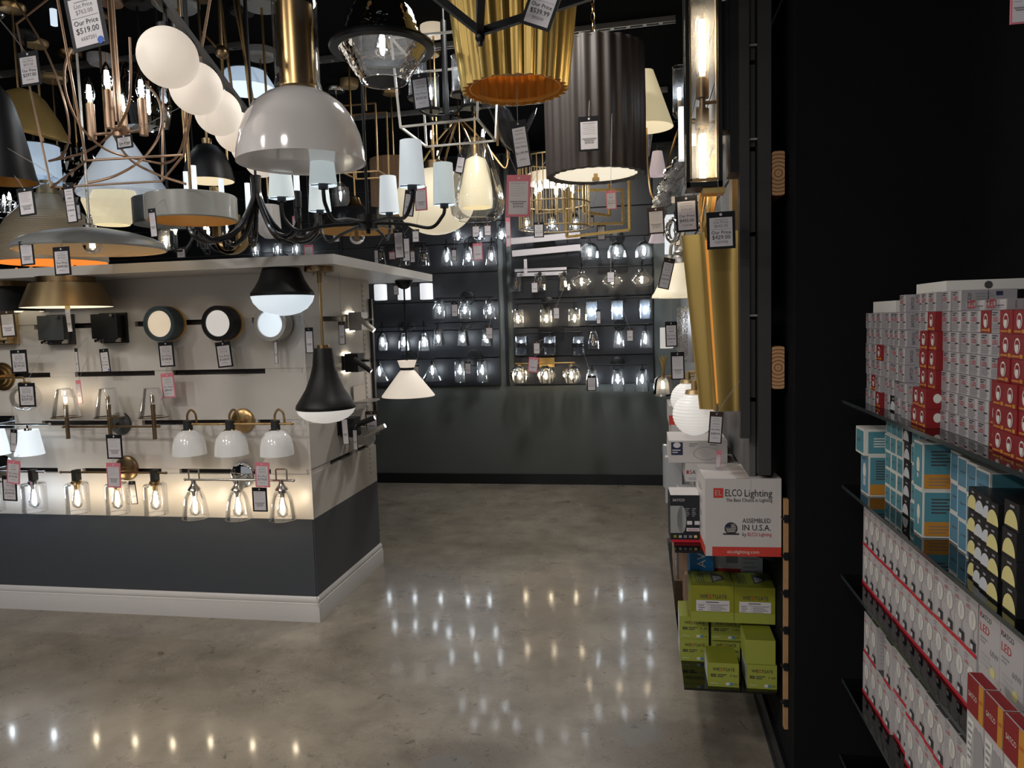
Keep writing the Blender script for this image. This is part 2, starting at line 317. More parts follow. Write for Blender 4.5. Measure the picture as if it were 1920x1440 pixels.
# ------------------------------------------------------------------ bulbs (shared meshes)
_cache = {}
def cached(key, fn):
    if key not in _cache: _cache[key] = fn().mesh(key[0] if isinstance(key, tuple) else key)
    return _cache[key]
def bulb_mesh(kind, fil, metal='brass'):
    def mk():
        b = MB()     # cap up at z=0, glass hanging below
        if kind == 'edison':
            b.lathe([(.012, 0), (.014, -.02), (.024, -.05), (.03, -.078), (.024, -.1), (.008, -.112), (0, -.114)], 'glass_bulb', 18); b.cyl(.011, -.038, -.088, fil, 8, None, .009)
        elif kind == 'candle':
            b.lathe([(.009, 0), (.016, -.018), (.0175, -.035), (.012, -.06), (.005, -.078), (0, -.084)], 'glass_bulb', 16); b.cyl(.009, -.014, -.056, fil, 8, None, .006)
        elif kind == 'tube':
            b.lathe([(.011, 0), (.015, -.012), (.016, -.025), (.016, -.12), (.008, -.138), (0, -.14)], 'glass_bulb', 16); b.cyl(.008, -.016, -.125, fil, 8)
        elif kind == 'globe':
            b.lathe([(.014, 0), (.018, -.015)]+[(.048*math.sin(PI*k/12), -.058+.048*math.cos(PI*k/12)) for k in range(2, 13)], 'glass_bulb', 24); b.cyl(.013, -.025, -.075, fil, 8)
        elif kind == 'small':
            b.lathe([(.009, 0), (.012, -.02), (.012, -.045), (0, -.055)], 'glass_bulb', 14); b.cyl(.008, -.01, -.046, fil, 8)
        b.cyl(.0125 if kind != 'candle' else .009, 0, .024, metal, 14)
        return b
    return cached(('bulb', kind, fil, metal), mk)
def bulb(parent, loc, kind='edison', fil='filament_cool', rot=(0, 0, 0), sc=1, metal='brass'):
    o = put('bulb', bulb_mesh(kind, fil, metal), parent, loc, rot); o.scale = (sc,)*3; return o
# ------------------------------------------------------------------ price tags
def price_tag(px, py, Y, wpx, price, where, style='black', roll=0, yaw=0, ratio=1.42, cord=.05, lean=0, lst=None, num=None, wide=1.0):
    """px,py: top centre in the picture; hangs on a thread"""
    s = mpp(px, py, Y); wd = wpx*s; ht = wd*ratio/wide
    p = P(px, py, Y)
    c = MB(); b = MB(); t = .0012
    card = {'black': 'tag_black', 'pink': 'tag_pink', 'brown': 'tag_brown', 'white': 'paper'}[style[:5] if style[:5] in ('black', 'brown', 'white') else 'pink']
    c.box(-wd/2, wd/2, -t, t, -ht, 0, card)
    mg = .1*wd if card != 'paper' else .02*wd
    y = -t-.0006; y2 = y-.0006
    b.rect(-wd/2+mg, -ht+mg*.9, wd/2-mg, -.155*ht, 'paper', y); b.disc(0, -.075*ht, .05*wd, 'paper', y)
    iw = wd-2*mg
    if 'qr' in style or not price:      # small print variant: rows of faint lines, price low down
        for k in range(6):
            z = -ht*(.22+.055*k); b.rect(-iw*.4, z-.004*ht, iw*(.1+.3*random.random()), z+.004*ht, 'ink_faint', y2)
        b.rect(-iw*.4, -ht*.2, iw*.4, -ht*.192, 'ink_grey', y2)
        for z_, f_ in ((.64, .42), (.69, .3)): b.rect(-iw*f_, -ht*(z_+.014), iw*f_, -ht*(z_-.014), 'ink_grey', y2)
        if price: b.txt(price, 0, -ht*.76, .1*wd*1.3, 'ink', y2)
    else:
        b.rect(-iw*.3, -ht*.222, iw*.3, -ht*.21, 'ink_grey', y2)
        b.txt('List Price', 0, -ht*.285, .14*wd, 'ink_grey', y2)
        if lst: b.txt(lst, 0, -ht*.385, .15*wd, 'ink_grey', y2)
        else: b.rect(-iw*.25, -ht*.4, iw*.25, -ht*.37, 'ink_grey', y2)
        b.rect(-iw*.46, -ht*.473, iw*.46, -ht*.467, 'ink_grey', y2)
        b.txt('Our Price', 0, -ht*.56, .17*wd, 'ink', y2)
        b.txt(price, 0, -ht*.69, .2*wd, 'ink', y2)
        if num: b.txt(num, 0, -ht*.82, .13*wd, 'ink_grey', y2)
        else: b.rect(-iw*.24, -ht*.835, iw*.24, -ht*.81, 'ink_faint', y2)
    if 'dot' in style: b.disc(iw*.38, -ht*.9, .09*wd, 'dot_blue', y2)
    o = c.obj('price_tag', None, p, (math.radians(lean), math.radians(roll), math.radians(yaw)))
    b.obj('paper_label', o)
    # the thread runs to the nearest thing above, beside or behind the tag
    Rm = o.rotation_euler.to_matrix(); org = p+Rm @ Vector((0, 0, -.07*ht)); best = None
    for dz in (1, .8, .5, .2, 0):
        for a in range(12):
            d_ = Vector((math.cos(a*PI/6)*(1-dz*dz)**.5, math.sin(a*PI/6)*(1-dz*dz)**.5, dz)); o0 = org+Vector((0, 0, .08*ht)); hit, q, *_ = S.ray_cast(DG, o0, d_, distance=.9)
            if hit and (best is None or ((q-o0).length+.02)*(3-2*dz) < best[0]): best = (((q-o0).length+.02)*(3-2*dz), q)
            if dz == 1: break
    e = Rm.inverted() @ ((best[1] if best else org+Vector((0, 0, .1)))-p); m_ = e*.5
    th = MB().tube([(0, -.002, -.075*ht), (m_.x+.002, m_.y, m_.z), e], .0005, 'thread', 5).tube([(0, -.002, -.075*ht), (m_.x-.003, m_.y, m_.z), e], .0005, 'thread', 5); th.obj('thread', o)
    return tag(o, where, 'price tag', 'price tags')
# ------------------------------------------------------------------ the room
def slab(name, x0, x1, y0, y1, z0, z1, m, parent=None):
    o = MB().box(x0, x1, y0, y1, z0, z1, m).obj(name, parent)
    return o if parent else struct(o)
slab('floor', -6.2, 1.6, -3, 7.3, -.1, 0, 'polished_concrete')
ceil_o = slab('ceiling', -6.2, 1.6, -3, 7.3, CEIL+.02, CEIL+.12, 'ceiling_black')
wb = slab('wall_back', -6.2, .46, 7.166, 7.3, 0, CEIL+.02, 'wall_green')
slab('wall_left', -6.3, -6.2, -3, 7.3, 0, CEIL+.02, 'wall_black')
wr = slab('wall_right', .462, .6, 2.395, 7.3, 0, CEIL+.02, 'wall_black')
slab('wall_recess', .6, .934, 2.395, 2.5, 0, CEIL+.02, 'wall_black')
wsh = slab('wall_shelves', .934, 1.05, -3, 2.5, 0, CEIL+.02, 'wall_black')
slab('baseboard_back', -6.2, .45, 7.15, 7.166, 0, .1, 'base_black')
b = MB().box(.447, .462, 2.395, 7.15, 0, .1, 'base_black'); b.box(.44, .447, 2.395, 7.15, 0, .012, 'frame_dark'); struct(b.obj('baseboard_right'))
# back wall: two panels of slats above the green wainscot
def slat_row(parent, x0, x1, zs, y, m, th=.028, gap=.012):
    for a, c in zip(zs[:-1], zs[1:]):
        bb = MB().box(x0, x1, y-th, y, a+gap/2, c-gap/2, m); bb.obj('slat', parent)
ZL = [.985+.2785*k for k in range(9)]; ZR = [.985+.2785*k for k in range(9)]
slat_row(wb, -2.95, -1.375, ZL, 7.166, 'panel_navy'); slat_row(wb, -1.235, .1, ZR, 7.166, 'panel_navy')
slat_row(wb, -6.1, -2.99, ZL, 7.166, 'panel_navy')
for x in (-2.97, -1.305): MB().box(x-.015, x+.015, 7.14, 7.166, .985, 3.2, 'base_black').obj('panel_post', wb)
# slotted steel channels under the ceiling
for x0, y0, x1, y1, n in ((-4.4, 4.12, -2.2, 4.02, 26), (-1.9, 4.35, .2, 4.25, 24), (-3.2, 2.9, -1.0, 2.9, 24), (-2.6, 5.6, .2, 5.5, 30)):
    b = MB(); L_ = math.hypot(x1-x0, y1-y0); a_ = math.atan2(y1-y0, x1-x0)
    b.box(0, L_, -.02, -.012, 0, .03, 'silver_brushed'); b.box(0, L_, .012, .02, 0, .03, 'silver_brushed'); b.box(0, L_, -.02, .02, .028, .03, 'base_black')
    for k in range(n): b.box(k*L_/n, k*L_/n+.02, -.014, .014, 0, .004, 'silver_brushed')
    o = b.obj('ceiling_channel', ceil_o, (x0, y0, CEIL-.01), (0, 0, a_))
# ------------------------------------------------------------------ island
IX, IY, IYB, IXL = -1.766, 3.692, 4.68, -5.6
isl = thing('display_island', 'white slatted display island with dark plinth and moulded white base', 'display', (-3.6, 4.18, 0))
def ip(name, b): return b.obj(name, isl, (3.6, -4.18, 0))
ip('core', MB().box(IXL, IX-.03, IY+.03, IYB-.03, 0, 1.895, 'slat_groove'))
ip('plinth_panel', MB().box(IXL, IX-.006, IY, IY+.03, .13, .569, 'island_navy')); ip('plinth_panel', MB().box(IX-.03, IX, IY+.004, IYB, .13, .569, 'island_navy'))
ip('corner_bead', MB().box(IX-.008, IX+.003, IY-.003, IY+.006, .569, 1.8975, 'slat_white'))
GZ = [.569, .826, 1.099, 1.375, 1.648, 1.8975]
for k in range(5):
    z0 = GZ[k]+(.016 if k else 0); z1 = GZ[k+1]-(.012 if k < 4 else 0)
    ip('slat', MB().box(IXL, IX-.01, IY, IY+.03, z0, z1, 'slat_white')); ip('slat', MB().box(IX-.03, IX, IY+.008, IYB-.12, z0, z1, 'slat_white'))
    ip('end_stile', MB().box(IX-.03, IX, IYB-.118, IYB, z0, z1, 'slat_white'))
    if k < 4:
        z = GZ[k+1]; random.seed(k+3); x = IXL
        xs = [(-3.86, -3.66), (-3.32, -3.16), (-2.66, -2.55), (-2.0, -1.79)] if k % 2 == 0 else [(-3.58, -3.4), (-2.9, -2.76), (-2.2, -2.06), (-1.95, -1.79)]
        for a, c in xs: ip('slat_spacer', MB().box(a, c, IY+.004, IY+.034, z-.014, z+.018, 'slat_white'))
        for a, c in ((3.7, 3.95), (4.3, 4.36), (4.55, 4.66)): ip('slat_spacer', MB().box(IX-.034, IX-.004, a, c, z-.014, z+.018, 'slat_white'))
b = MB(); y_ = IYB-.125       # slotted standard on the side of the island
b.box(IX, IX+.004, y_-.012, y_+.012, .62, 1.88, 'slat_white')
for k in range(40): b.box(IX+.004, IX+.005, y_-.003, y_+.003, .64+k*.031, .655+k*.031, 'slat_groove')
ip('slotted_standard', b)
ip('end_post', MB().box(IX+.002, IX+.02, IYB-.02, IYB+.01, .9, 1.78, 'base_black'))
# moulded base boards
def mould(L_):
    pr = [(0, 0), (-.016, 0), (-.016, .085), (-.013, .092), (-.013, .1), (-.009, .104), (-.011, .112), (-.011, .122), (-.004, .132), (0, .139)]
    vs = [(x, y, z) for x in (0, L_) for y, z in pr]; n = len(pr)
    return vs, [(k, k+1, n+k+1, n+k) for k in range(n-1)]+[tuple(range(n-1, -1, -1)), tuple(range(n, 2*n))]
vs, fs = mould(IX+.012-IXL); o = MB().add(vs, fs, 'trim_white', T((IXL, IY, 0))); ip('base_moulding', o)
vs, fs = mould(IYB+.012-IY+.016); o = MB().add(vs, fs, 'trim_white', T((IX, IY-.016, 0)) @ RZ(PI/2)); ip('base_moulding', o)
SX, SY, SYB, SZ = -1.424, 3.327, 5.005, 1.945
o = MB().box(IXL, SX, SY, SYB, SZ-.047, SZ, 'slab_white').obj('island_top'); tag(o, 'thick white overhanging top slab of the display island', 'top slab')
# ------------------------------------------------------------------ right display wall
def dp(name, b): return b.obj(name, wr)
mat('disp_grey', (.1, .1, .1), .5, scale=6)
for k in range(8): dp('slat', MB().box(.345, .365, 2.54, 7.1, 1.06+.27*k, 1.06+.27*(k+1)-.014, 'disp_grey'))
dp('edge_post', MB().box(.312, .342, 2.5, 2.545, 1.2, CEIL, 'frame_dark')); dp('edge_post', MB().box(.368, .408, 2.5, 2.56, 1.078, CEIL, 'frame_dark'))
for z in (1.6, 2.16, 2.45, 2.8): dp('rail', MB().box(.34, .37, 2.52, 2.535, z-.003, z+.003, 'silver_brushed'))
for z in (2.045, 1.43):
    b = MB(); n = 6; pts = []
    for cx, cz, a0 in ((.012, .062, 0), (-.012, .062, PI/2), (-.012, -.062, PI), (.012, -.062, 1.5*PI)):
        for k in range(n): a = a0+PI/2*k/(n-1); pts.append((cx+.007*math.cos(a), cz+.007*math.sin(a)))
    q = len(pts); b.add([(x, 0, z_) for x, z_ in pts]+[(x, 3.0, z_) for x, z_ in pts], [tuple(range(q-1, -1, -1)), tuple(range(q, 2*q))]+[(k, (k+1) % q, q+(k+1) % q, q+k) for k in range(q)], 'wood_end')
    dp('wood_joist', b).location = (.43, 2.5, z)
b = MB().box(.448, .461, 2.49, 2.515, .22, 1.0, 'plywood')
for k in range(6): b.box(.446, .4615, 2.485, 2.489, .3+.125*k, .325+.125*k, 'base_black'); b.box(.44, .448, 2.487, 2.51, .308+.125*k, .314+.125*k, 'base_black')
dp('plywood_cleat', b)
# ------------------------------------------------------------------ wall lamps
PR = {
 'cyl': [(.3, 0), (.9, .01), (1, .05), (1, 1)], 'cyl_open': [(1, 0), (1, 1)], 'cone': [(.5, 0), (1, 1)], 'cone_up': [(1, 0), (.97, .03), (.56, 1)], 'widecone': [(.22, 0), (.26, .2), (1, .95), (1, 1)],
 'bell': [(.35, 0), (.58, .1), (.76, .3), (.88, .6), (1, 1)], 'dome': [(.25, 0), (.58, .08), (.84, .3), (.96, .62), (1, 1)], 'school': [(.35, 0), (.38, .12), (.62, .28), (.95, .5), (1, .68), (.86, .9), (.6, 1)],
 'jar': [(.62, 0), (.6, .06), (.66, .1), (.6, .16), (.64, .22), (.93, .36), (1, .46), (1, 1)], 'insul': [(.55, 0), (.72, .05), (.6, .12), (.74, .2), (.6, .28), (.76, .36), (.72, .45), (.86, .75), (1, 1)],
 'globe': [(.3, 0), (.42, .04), (.74, .14), (.95, .36), (1, .55), (.93, .78), (.72, .95), (.3, 1), (0, 1)], 'taper': [(.7, 0), (1, 1)], 'square': [(.85, 0), (.85, .1), (1, 1)],
}
def shade_mesh(prof, w_, h_, m, ribs=0, seg=28, rim=True, inner=None):
    w_, h_ = round(w_, 3), round(h_, 3)
    def mk():
        b = MB(); pr = [(r*w_, -t*h_) for r, t in PR[prof]]
        wob = (lambda a, t: 1+.05*math.cos(ribs*a)) if ribs else None
        sg = max(seg, ribs*4) if ribs else seg
        if prof == 'square': sg = 4; pr = [(r*1.3, z) for r, z in pr]
        if inner: b.shell(pr, m, inner, .003, sg, None, wob)
        else:
            b.lathe(pr, m, sg, None, wob)
            if rim and prof not in ('globe', 'square'):
                k = 0 if prof == 'cone_up' else -1
                b.ring(pr[k][0], .0016, 'glass_rim', T((0, 0, pr[k][1])), 28, 6)
        return b
    return cached(('shade', prof, w_, h_, m, ribs, inner), mk)
def vanity(name, label, pxs, yt, yb, wpx, Ys, wall, prof, gm, fil, bar, metal='black_metal', plate=('round', 20), platepx=None, bk='edison', arm='drop', ribs=0, barx=None, lit=None, group='vanity lights on the walls', inner=None, bs=1, capm=None, dy=0, plate_m=None, bulbs=True):
    s = mpp(pxs[0], yt, Ys); n = len(pxs)
    pts = [P(px, yt+dy*i, Ys) for i, px in enumerate(pxs)]
    h_ = P(pxs[0], yt, Ys).z-P(pxs[0], yb, Ys).z; w_ = wpx*s/2
    zb = sum(P(px, bar+dy*i, Ys).z for i, px in enumerate(pxs))/n
    cx = P(platepx, bar, wall).x if platepx else sum(p.x for p in pts)/n
    root = thing(name, label, 'wall lamp', (cx, wall, zb), 0, group); yo = Ys-wall
    loc = lambda p: Vector((p.x-cx, yo, p.z-zb))
    x0, x1 = (P(barx[0], bar, Ys).x-cx, P(barx[1], bar, Ys).x-cx) if barx else (pts[0].x-cx-.03, pts[-1].x-cx+.03)
    b = MB().tube([(x0, yo, 0), (x1, yo, 0)], .006, metal, 10)
    for x in (x0, x1): b.sph(.0085, metal, T((x, yo, 0)), 10, 6)
    b.tube([(0, 0, 0), (0, yo, 0)], .007, metal, 8); b.obj('bar', root)
    k, r = plate[0], plate[1]*s
    b = MB(); pm = plate_m or metal
    if k == 'round': b.lathe([(0, .022), (r*.8, .022), (r*.97, .014), (r, 0)], pm, 32, RX(PI/2))
    elif k == 'oval': b.lathe([(0, .02), (r*.8, .02), (r*.97, .012), (r, 0)], pm, 32, RX(PI/2) @ Matrix.Diagonal((1, .62, 1, 1)))
    else: b.box(-r*plate[2], r*plate[2], -.022, 0, -r, r, pm)
    b.obj('backplate', root)
    for i, p in enumerate(pts):
        q = loc(p); b = MB(); cm = capm or metal
        if arm == 'drop': b.tube([(q.x, yo, 0), q], .006, metal, 8); b.lathe([(0, .012), (.016, .01), (.02, 0), (.02, -.012), (0, -.012)], cm, 16, T(q))
        elif arm == 'hook':
            b.tube(smoothpath([(q.x, yo, 0), (q.x, yo-.005, (q.z*-.1)+.03), (q.x+.012, yo-.02, .045), (q.x, yo, q.z+.015), q], 5), .005, metal, 8); b.lathe([(0, .014), (.015, .012), (.022, 0), (0, 0)], cm, 16, T(q))
        elif arm == 'up': b.tube([(q.x, yo, 0), (q.x, yo, q.z-h_)], .006, metal, 8)
        ob = b.obj('lamp_arm', root) if b.v else None
        if prof == 'cone_up':
            put('shade', shade_mesh(prof, w_, h_, gm), root, (q.x, yo, q.z), (0, 0, 0))
            continue
        put('shade', shade_mesh(prof, w_, h_, gm, ribs, inner=inner), root, q)
        if bulbs:
            f_ = fil if (lit is None or i in lit) else 'filament_off'
            so = put('socket', cached(('socket', capm or metal), lambda: MB().cyl(.0145, -.034, .004, capm or metal, 14)), root, q)
            bulb(so, (0, 0, -.03), bk, f_, (0, 0, 0), bs)
    return root
BW = 7.138; YB = 7.0
CO, WA = 'filament_cool', 'filament_warm'
vanity('vanity_light', 'three-light vanity with ringed bell glass, unlit, high on the left rear panel', [712, 756, 794], 461, 496, 26, YB, BW, 'insul', 'glass_clear', CO, 457, plate=('round', 16), lit=[], dy=1)
vanity('vanity_light', 'three-light vanity with flared cone glass lit cool above the empty rear slat', [837, 878, 921], 465, 499, 27, YB, BW, 'cone', 'glass_clear', CO, 457, plate=('round', 16), arm='hook', dy=-1)
vanity('vanity_light', 'topmost lit cone-glass vanity on the left rear panel below the hanging glass teardrop', [858, 899, 940], 424, 448, 24, YB, BW, 'cone', 'glass_clear', CO, 416, plate=('round', 14), dy=-1)
vanity('vanity_light', 'three-light vanity with lit white glass cylinders behind the island top slab', [713, 757, 799], 533, 563, 24, YB, BW, 'cyl', 'opal_lit', CO, 527, plate=('rect', 10, 2), dy=-1, bulbs=False)
vanity('vanity_light', 'three-light vanity with clear jar shades on the left rear panel', [823, 871, 918], 563, 597, 27, YB, BW, 'jar', 'glass_clear', CO, 558, plate=('round', 14))
vanity('vanity_light', 'three-light vanity with faceted crystal shades hanging from a long black bar', [821, 867, 912], 617, 648, 24, YB-.05, BW, 'taper', 'glass_hammer', CO, 604, plate=('round', 13), ribs=8)
vanity('vanity_light', 'three-light vanity with seeded bell glass and oval backplate behind white cone pendant', [717, 757, 795], 625, 657, 24, YB, BW, 'bell', 'glass_seed', CO, 612, plate=('oval', 17), arm='hook')
vanity('vanity_light', 'three-light vanity with wide clear cone shades behind the white cone pendant', [711, 760, 810], 680, 715, 42, YB, BW, 'widecone', 'glass_clear', CO, 675, plate=('round', 15), dy=-1)
vanity('vanity_light', 'two-light vanity with tall clear cylinders at the foot of the left rear panel', [862, 904], 677, 716, 22, YB, BW, 'cyl', 'glass_clear', CO, 672, plate=('round', 17))
vanity('vanity_light', 'three-light vanity with seeded domes lit cool below the gold square frames', [1105, 1156, 1208], 454, 485, 38, YB, BW, 'dome', 'glass_seed', CO, 444, plate=('round', 14), arm='drop', dy=-1)
vanity('vanity_light', 'three-light vanity with wide schoolhouse glass on a dark rectangular backplate', [1090, 1148, 1203], 509, 540, 43, YB, BW, 'school', 'glass_clear', WA, 502, plate=('rect', 8, 3.4), arm='hook', dy=-2)
vanity('vanity_light', 'unlit three-light vanity with tapered square glass and pale crossed backplate', [966, 1012, 1058], 514, 547, 19, YB+.06, BW, 'square', 'glass_clear', CO, 510, plate=('rect', 7, 7), lit=[], dy=-1, plate_m='paper')
vanity('vanity_light', 'three-light vanity with short cylinders lit warm on the right rear panel', [971, 1024, 1077], 580, 613, 26, YB, BW, 'cyl', 'glass_clear', WA, 569, plate=('round', 13), dy=-1)
vanity('vanity_light', 'three-light vanity with bluish crackled glass cylinders', [1109, 1157, 1210], 566, 601, 25, YB-.03, BW, 'cyl_open', 'glass_crackle', CO, 561, plate=('rect', 8, 1.7), dy=-2)
vd = vanity('vanity_light', 'three-light vanity with split crystal cylinders banded in black', [977, 1031, 1085], 631, 665, 25, YB, BW, 'cyl_open', 'glass_crackle', 'filament_dim', 624, plate=('rect', 12, 2), bk='small')
for px in (977, 1031, 1085):
    p = P(px, 648, YB); s_ = mpp(px, 648, YB); MB().cyl(13*s_, -3*s_, 5*s_, 'panel_navy', 24).obj('black_band', vd, p-vd.location)
vanity('vanity_light', 'three-light vanity with bell jars under a long black bar beside banded cylinders', [1113, 1160, 1210], 620, 653, 24, YB-.04, BW, 'bell', 'glass_clear', CO, 610, plate=('round', 12), lit=[1, 2], dy=-1)
vanity('vanity_light', 'three-light vanity with ribbed round glass shades lit warm and gold caps', [974, 1023, 1071], 686, 719, 35, YB, BW, 'globe', 'glass_ribbed', WA, 681, plate=('rect', 9, 1.6), metal='gold_leaf', ribs=14)
vanity('vanity_light', 'three-light vanity with tapered tumblers lit cool at the foot of the right rear panel', [1110, 1158, 1204], 693, 732, 30, YB, BW, 'taper', 'glass_clear', CO, 684, plate=('round', 14))
vanity('vanity_light', 'three-light vanity with lit bell glass seen through the gold wire drum', [987, 1035, 1078], 402, 432, 25, YB, BW, 'bell', 'glass_clear', CO, 395, plate=('round', 12))
vanity('vanity_light', 'three-light candle-tube vanity glowing behind the island top beside pink tag', [478, 520, 556], 455, 482, 17, YB, BW, 'cyl', 'glass_clear', CO, 484, plate=('round', 12), arm='none', bk='candle')
r = thing('linear_light', 'pale double-bar linear wall light on the right rear panel', 'wall lamp', P(1022, 458, BW), 0)
for (xa, ya, xb, yb) in ((957, 453, 1088, 441), (961, 476, 1088, 464)):
    a, c = P(xa, ya, 7.0)-r.location, P(xb, yb, 7.0)-r.location; MB().tube([a, c], 0, 'paper', 4, False, None, (.035, .04)).obj('light_bar', r)
a = P(984, 430, 7.0)-r.location
for px in (984, 1064): MB().bar((P(px, 500, 7.02)-r.location), (P(px, 436, 7.02)-r.location), .008, 'black_metal').obj('bracket', r)
MB().box(-.1, .1, -.1, .0, -.03, .03, 'black_metal').obj('backplate', r)
# ---- island front
IW = IY; YI = 3.56
vanity('brass_vanity', 'brass three-light bar with clear glass tumblers and black straps, lowest row', [143, 218, 290], 905, 960, 41, YI, IW, 'cyl', 'glass_clear', WA, 885, metal='brass_dark', plate=('round', 24), platepx=240, barx=(114, 311), capm='brass', group='lamps on the island front', dy=1)
vanity('nickel_vanity', 'polished nickel three-light bar with clear bell glass and square handles', [364, 445, 528], 918, 970, 48, YI, IW, 'bell', 'glass_clear', WA, 899, metal='nickel', plate=('round', 25), platepx=457, barx=(347, 550), plate_m='chrome', group='lamps on the island front', dy=1)
vanity('chrome_vanity', 'chrome bar with clear glass tumblers at the left picture edge, lowest row', [-18, 62], 905, 957, 42, YI, IW, 'cyl', 'glass_clear', CO, 884, metal='chrome', plate=('round', 24), platepx=12, barx=(-40, 82), group='lamps on the island front')
vanity('chrome_vanity', 'chrome bar with lit white tapered shades at the left picture edge', [-12, 52], 806, 852, 50, YI, IW, 'taper', 'opal_cool', CO, 796, metal='chrome', plate=('rect', 12, 2.4), platepx=10, barx=(-40, 93), bulbs=False, group='lamps on the island front', inner='opal_cool')
vu = vanity('brass_vanity', 'brass bar with three upturned clear glass cones, only the left one lit', [125, 205, 288], 726, 782, 52, YI, IW, 'cone_up', 'glass_clear', WA, 800, metal='brass_dark', plate=('round', 22), platepx=228, barx=(119, 298), arm='none', plate_m='gunmetal', group='lamps on the island front')
for i, px in enumerate((125, 205, 288)):
    p = P(px, 782, YI)-vu.location; s_ = mpp(px, 780, YI)
    MB().cyl(.011, -.12, .065, 'brass_dark', 12).obj('stem', vu, p)
    put('shade', MB().lathe([(14*s_, .155), (26*s_, 0)], 'glass_clear', 28).ring(14*s_, .0012, 'glass_rim', T((0, 0, .155)), 24, 6).mesh('shade'), vu, p)
    MB().ring(26*s_, .003, 'brass_dark', None, 28, 6).bar((-26*s_, 0, 0), (26*s_, 0, 0), .004, 'brass_dark').obj('shade_ring', vu, p)
    bulb(vu, p+Vector((0, 0, .068)), 'small', WA if i == 0 else 'filament_off', (PI, 0, 0), 1, 'brass_dark')
for o in [c for c in vu.children if c.name.startswith('shade') and abs(c.location.z-(P(125, 726, YI).z-vu.location.z)) < .02 and not c.name.startswith('shade_ring')]: bpy.data.objects.remove(o)
vb = vanity('brass_vanity', 'brass bar with three white opal glass bells on black leather collars', [353, 432, 517], 806, 852, 61, YI, IW, 'dome', 'opal_white', CO, 795, metal='brass', plate=('round', 24), platepx=457, barx=(361, 548), arm='none', bulbs=False, inner='opal_white', group='lamps on the island front')
for px in (353, 432, 517):
    p = P(px, 808, YI)-vb.location
    MB().cyl(.024, -.005, .055, 'leather', 18).obj('leather_collar', vb, p)
    MB().tube(smoothpath([p+Vector((0, 0, .05)), p+Vector((0, 0, .085)), p+Vector((.022, 0, .112)), p+Vector((.048, 0, .09)), p+Vector((.052, 0, .03))], 6), .006, 'brass', 8).obj('hook', vb)
    for s_ in (-1, 1): MB().tube([p+Vector((s_*.02, -.018, .01)), p+Vector((s_*.03, -.026, -.024))], .004, 'brass', 6).obj('rivet_strap', vb)
for c in [c for c in bpy.data.objects if c.name.startswith('nickel_vanity') and c.type == 'EMPTY']:
    for px in (364, 528):
        p = P(px, 899, YI)-c.location
        MB().tube([p+Vector((-.03, 0, 0)), p+Vector((-.03, 0, .05)), p+Vector((-.026, 0, .055)), p+Vector((.026, 0, .055)), p+Vector((.03, 0, .05)), p+Vector((.03, 0, 0))], .0045, 'nickel', 8).obj('handle', c)
    for px in (364, 445, 528):
        p = P(px, 918, YI)-c.location; MB().lathe([(0, .05), (.012, .05), (.012, .035), (.02, .02), (.032, .006), (.034, 0), (0, 0)], 'nickel', 20).obj('bell_cap', c, p)
for c in [c for c in bpy.data.objects if c.type == 'EMPTY' and (c.name == 'brass_vanity' or c.name == 'chrome_vanity')]:
    for px in ((143, 218, 290) if c.name[0] == 'b' else (-18, 62)):
        p = P(px, 889, YI)-c.location; MB().box(-.014, .014, -.02, .02, -.035, .025, 'leather').obj('strap', c, p); MB().lathe([(0, .014), (.026, .012), (.028, 0), (0, 0)], 'brass' if c.name[0] == 'b' else 'chrome', 20).obj('glass_holder', c, P(px, 906, YI)-c.location)
def square_sconce(label, px, py, m, glow):
    s_ = mpp(px, py, 3.62); r = thing('square_sconce', label, 'wall lamp', P(px, py, IW), 0, 'lamps on the island front'); a = 27*s_
    MB().box(-a*1.04, a*1.04, -.018, 0, -a*1.06, a*1.06, m).obj('backplate', r)
    b = MB(); n = 10; pts = [(-a*1.02+2.04*a*k/n, -.085-.012*math.sin(PI*k/n)) for k in range(n+1)]
    b.add([(x, y, z) for z in (-a*.72, a*.98) for x, y in pts]+[(x, y+.006, z) for z in (-a*.72, a*.98) for x, y in pts],
          [(k, k+1, n+2+k, n+1+k) for k in range(n)]+[(2*n+2+k, 2*n+3+k, 3*n+4+k, 3*n+3+k) for k in range(n)]+[(k, k+1, 2*n+3+k, 2*n+2+k) for k in range(n)]+[(n+1+k, n+2+k, 3*n+4+k, 3*n+3+k) for k in range(n)], m)
    b.obj('front_plate', r)
    MB().box(-a*.8, a*.8, -.07, -.018, -a*.98, -a*.7, glow).obj('light_slot', r); MB().box(-a*.85, a*.85, -.07, -.018, -a*.7, a*.9, m).obj('body', r)
    for x, z in ((-.78, -.86), (.72, -.86), (.72, .86)): MB().cyl(.009, 0, .014, 'nickel', 12, T((x*a, -.07 if z < 0 else -.09, z*a)) @ RX(PI/2)).obj('thumb_screw', r)
square_sconce('soft-brass square wall sconce behind a tag at the left picture edge', 12, 618, 'brass_soft', 'brass_soft')
square_sconce('gunmetal grey square wall sconce with glowing lower slot', 117, 618, 'gunmetal', 'nickel')
square_sconce('black square wall sconce between grey sconce and teal round sconce', 216, 615, 'black_metal', 'nickel')
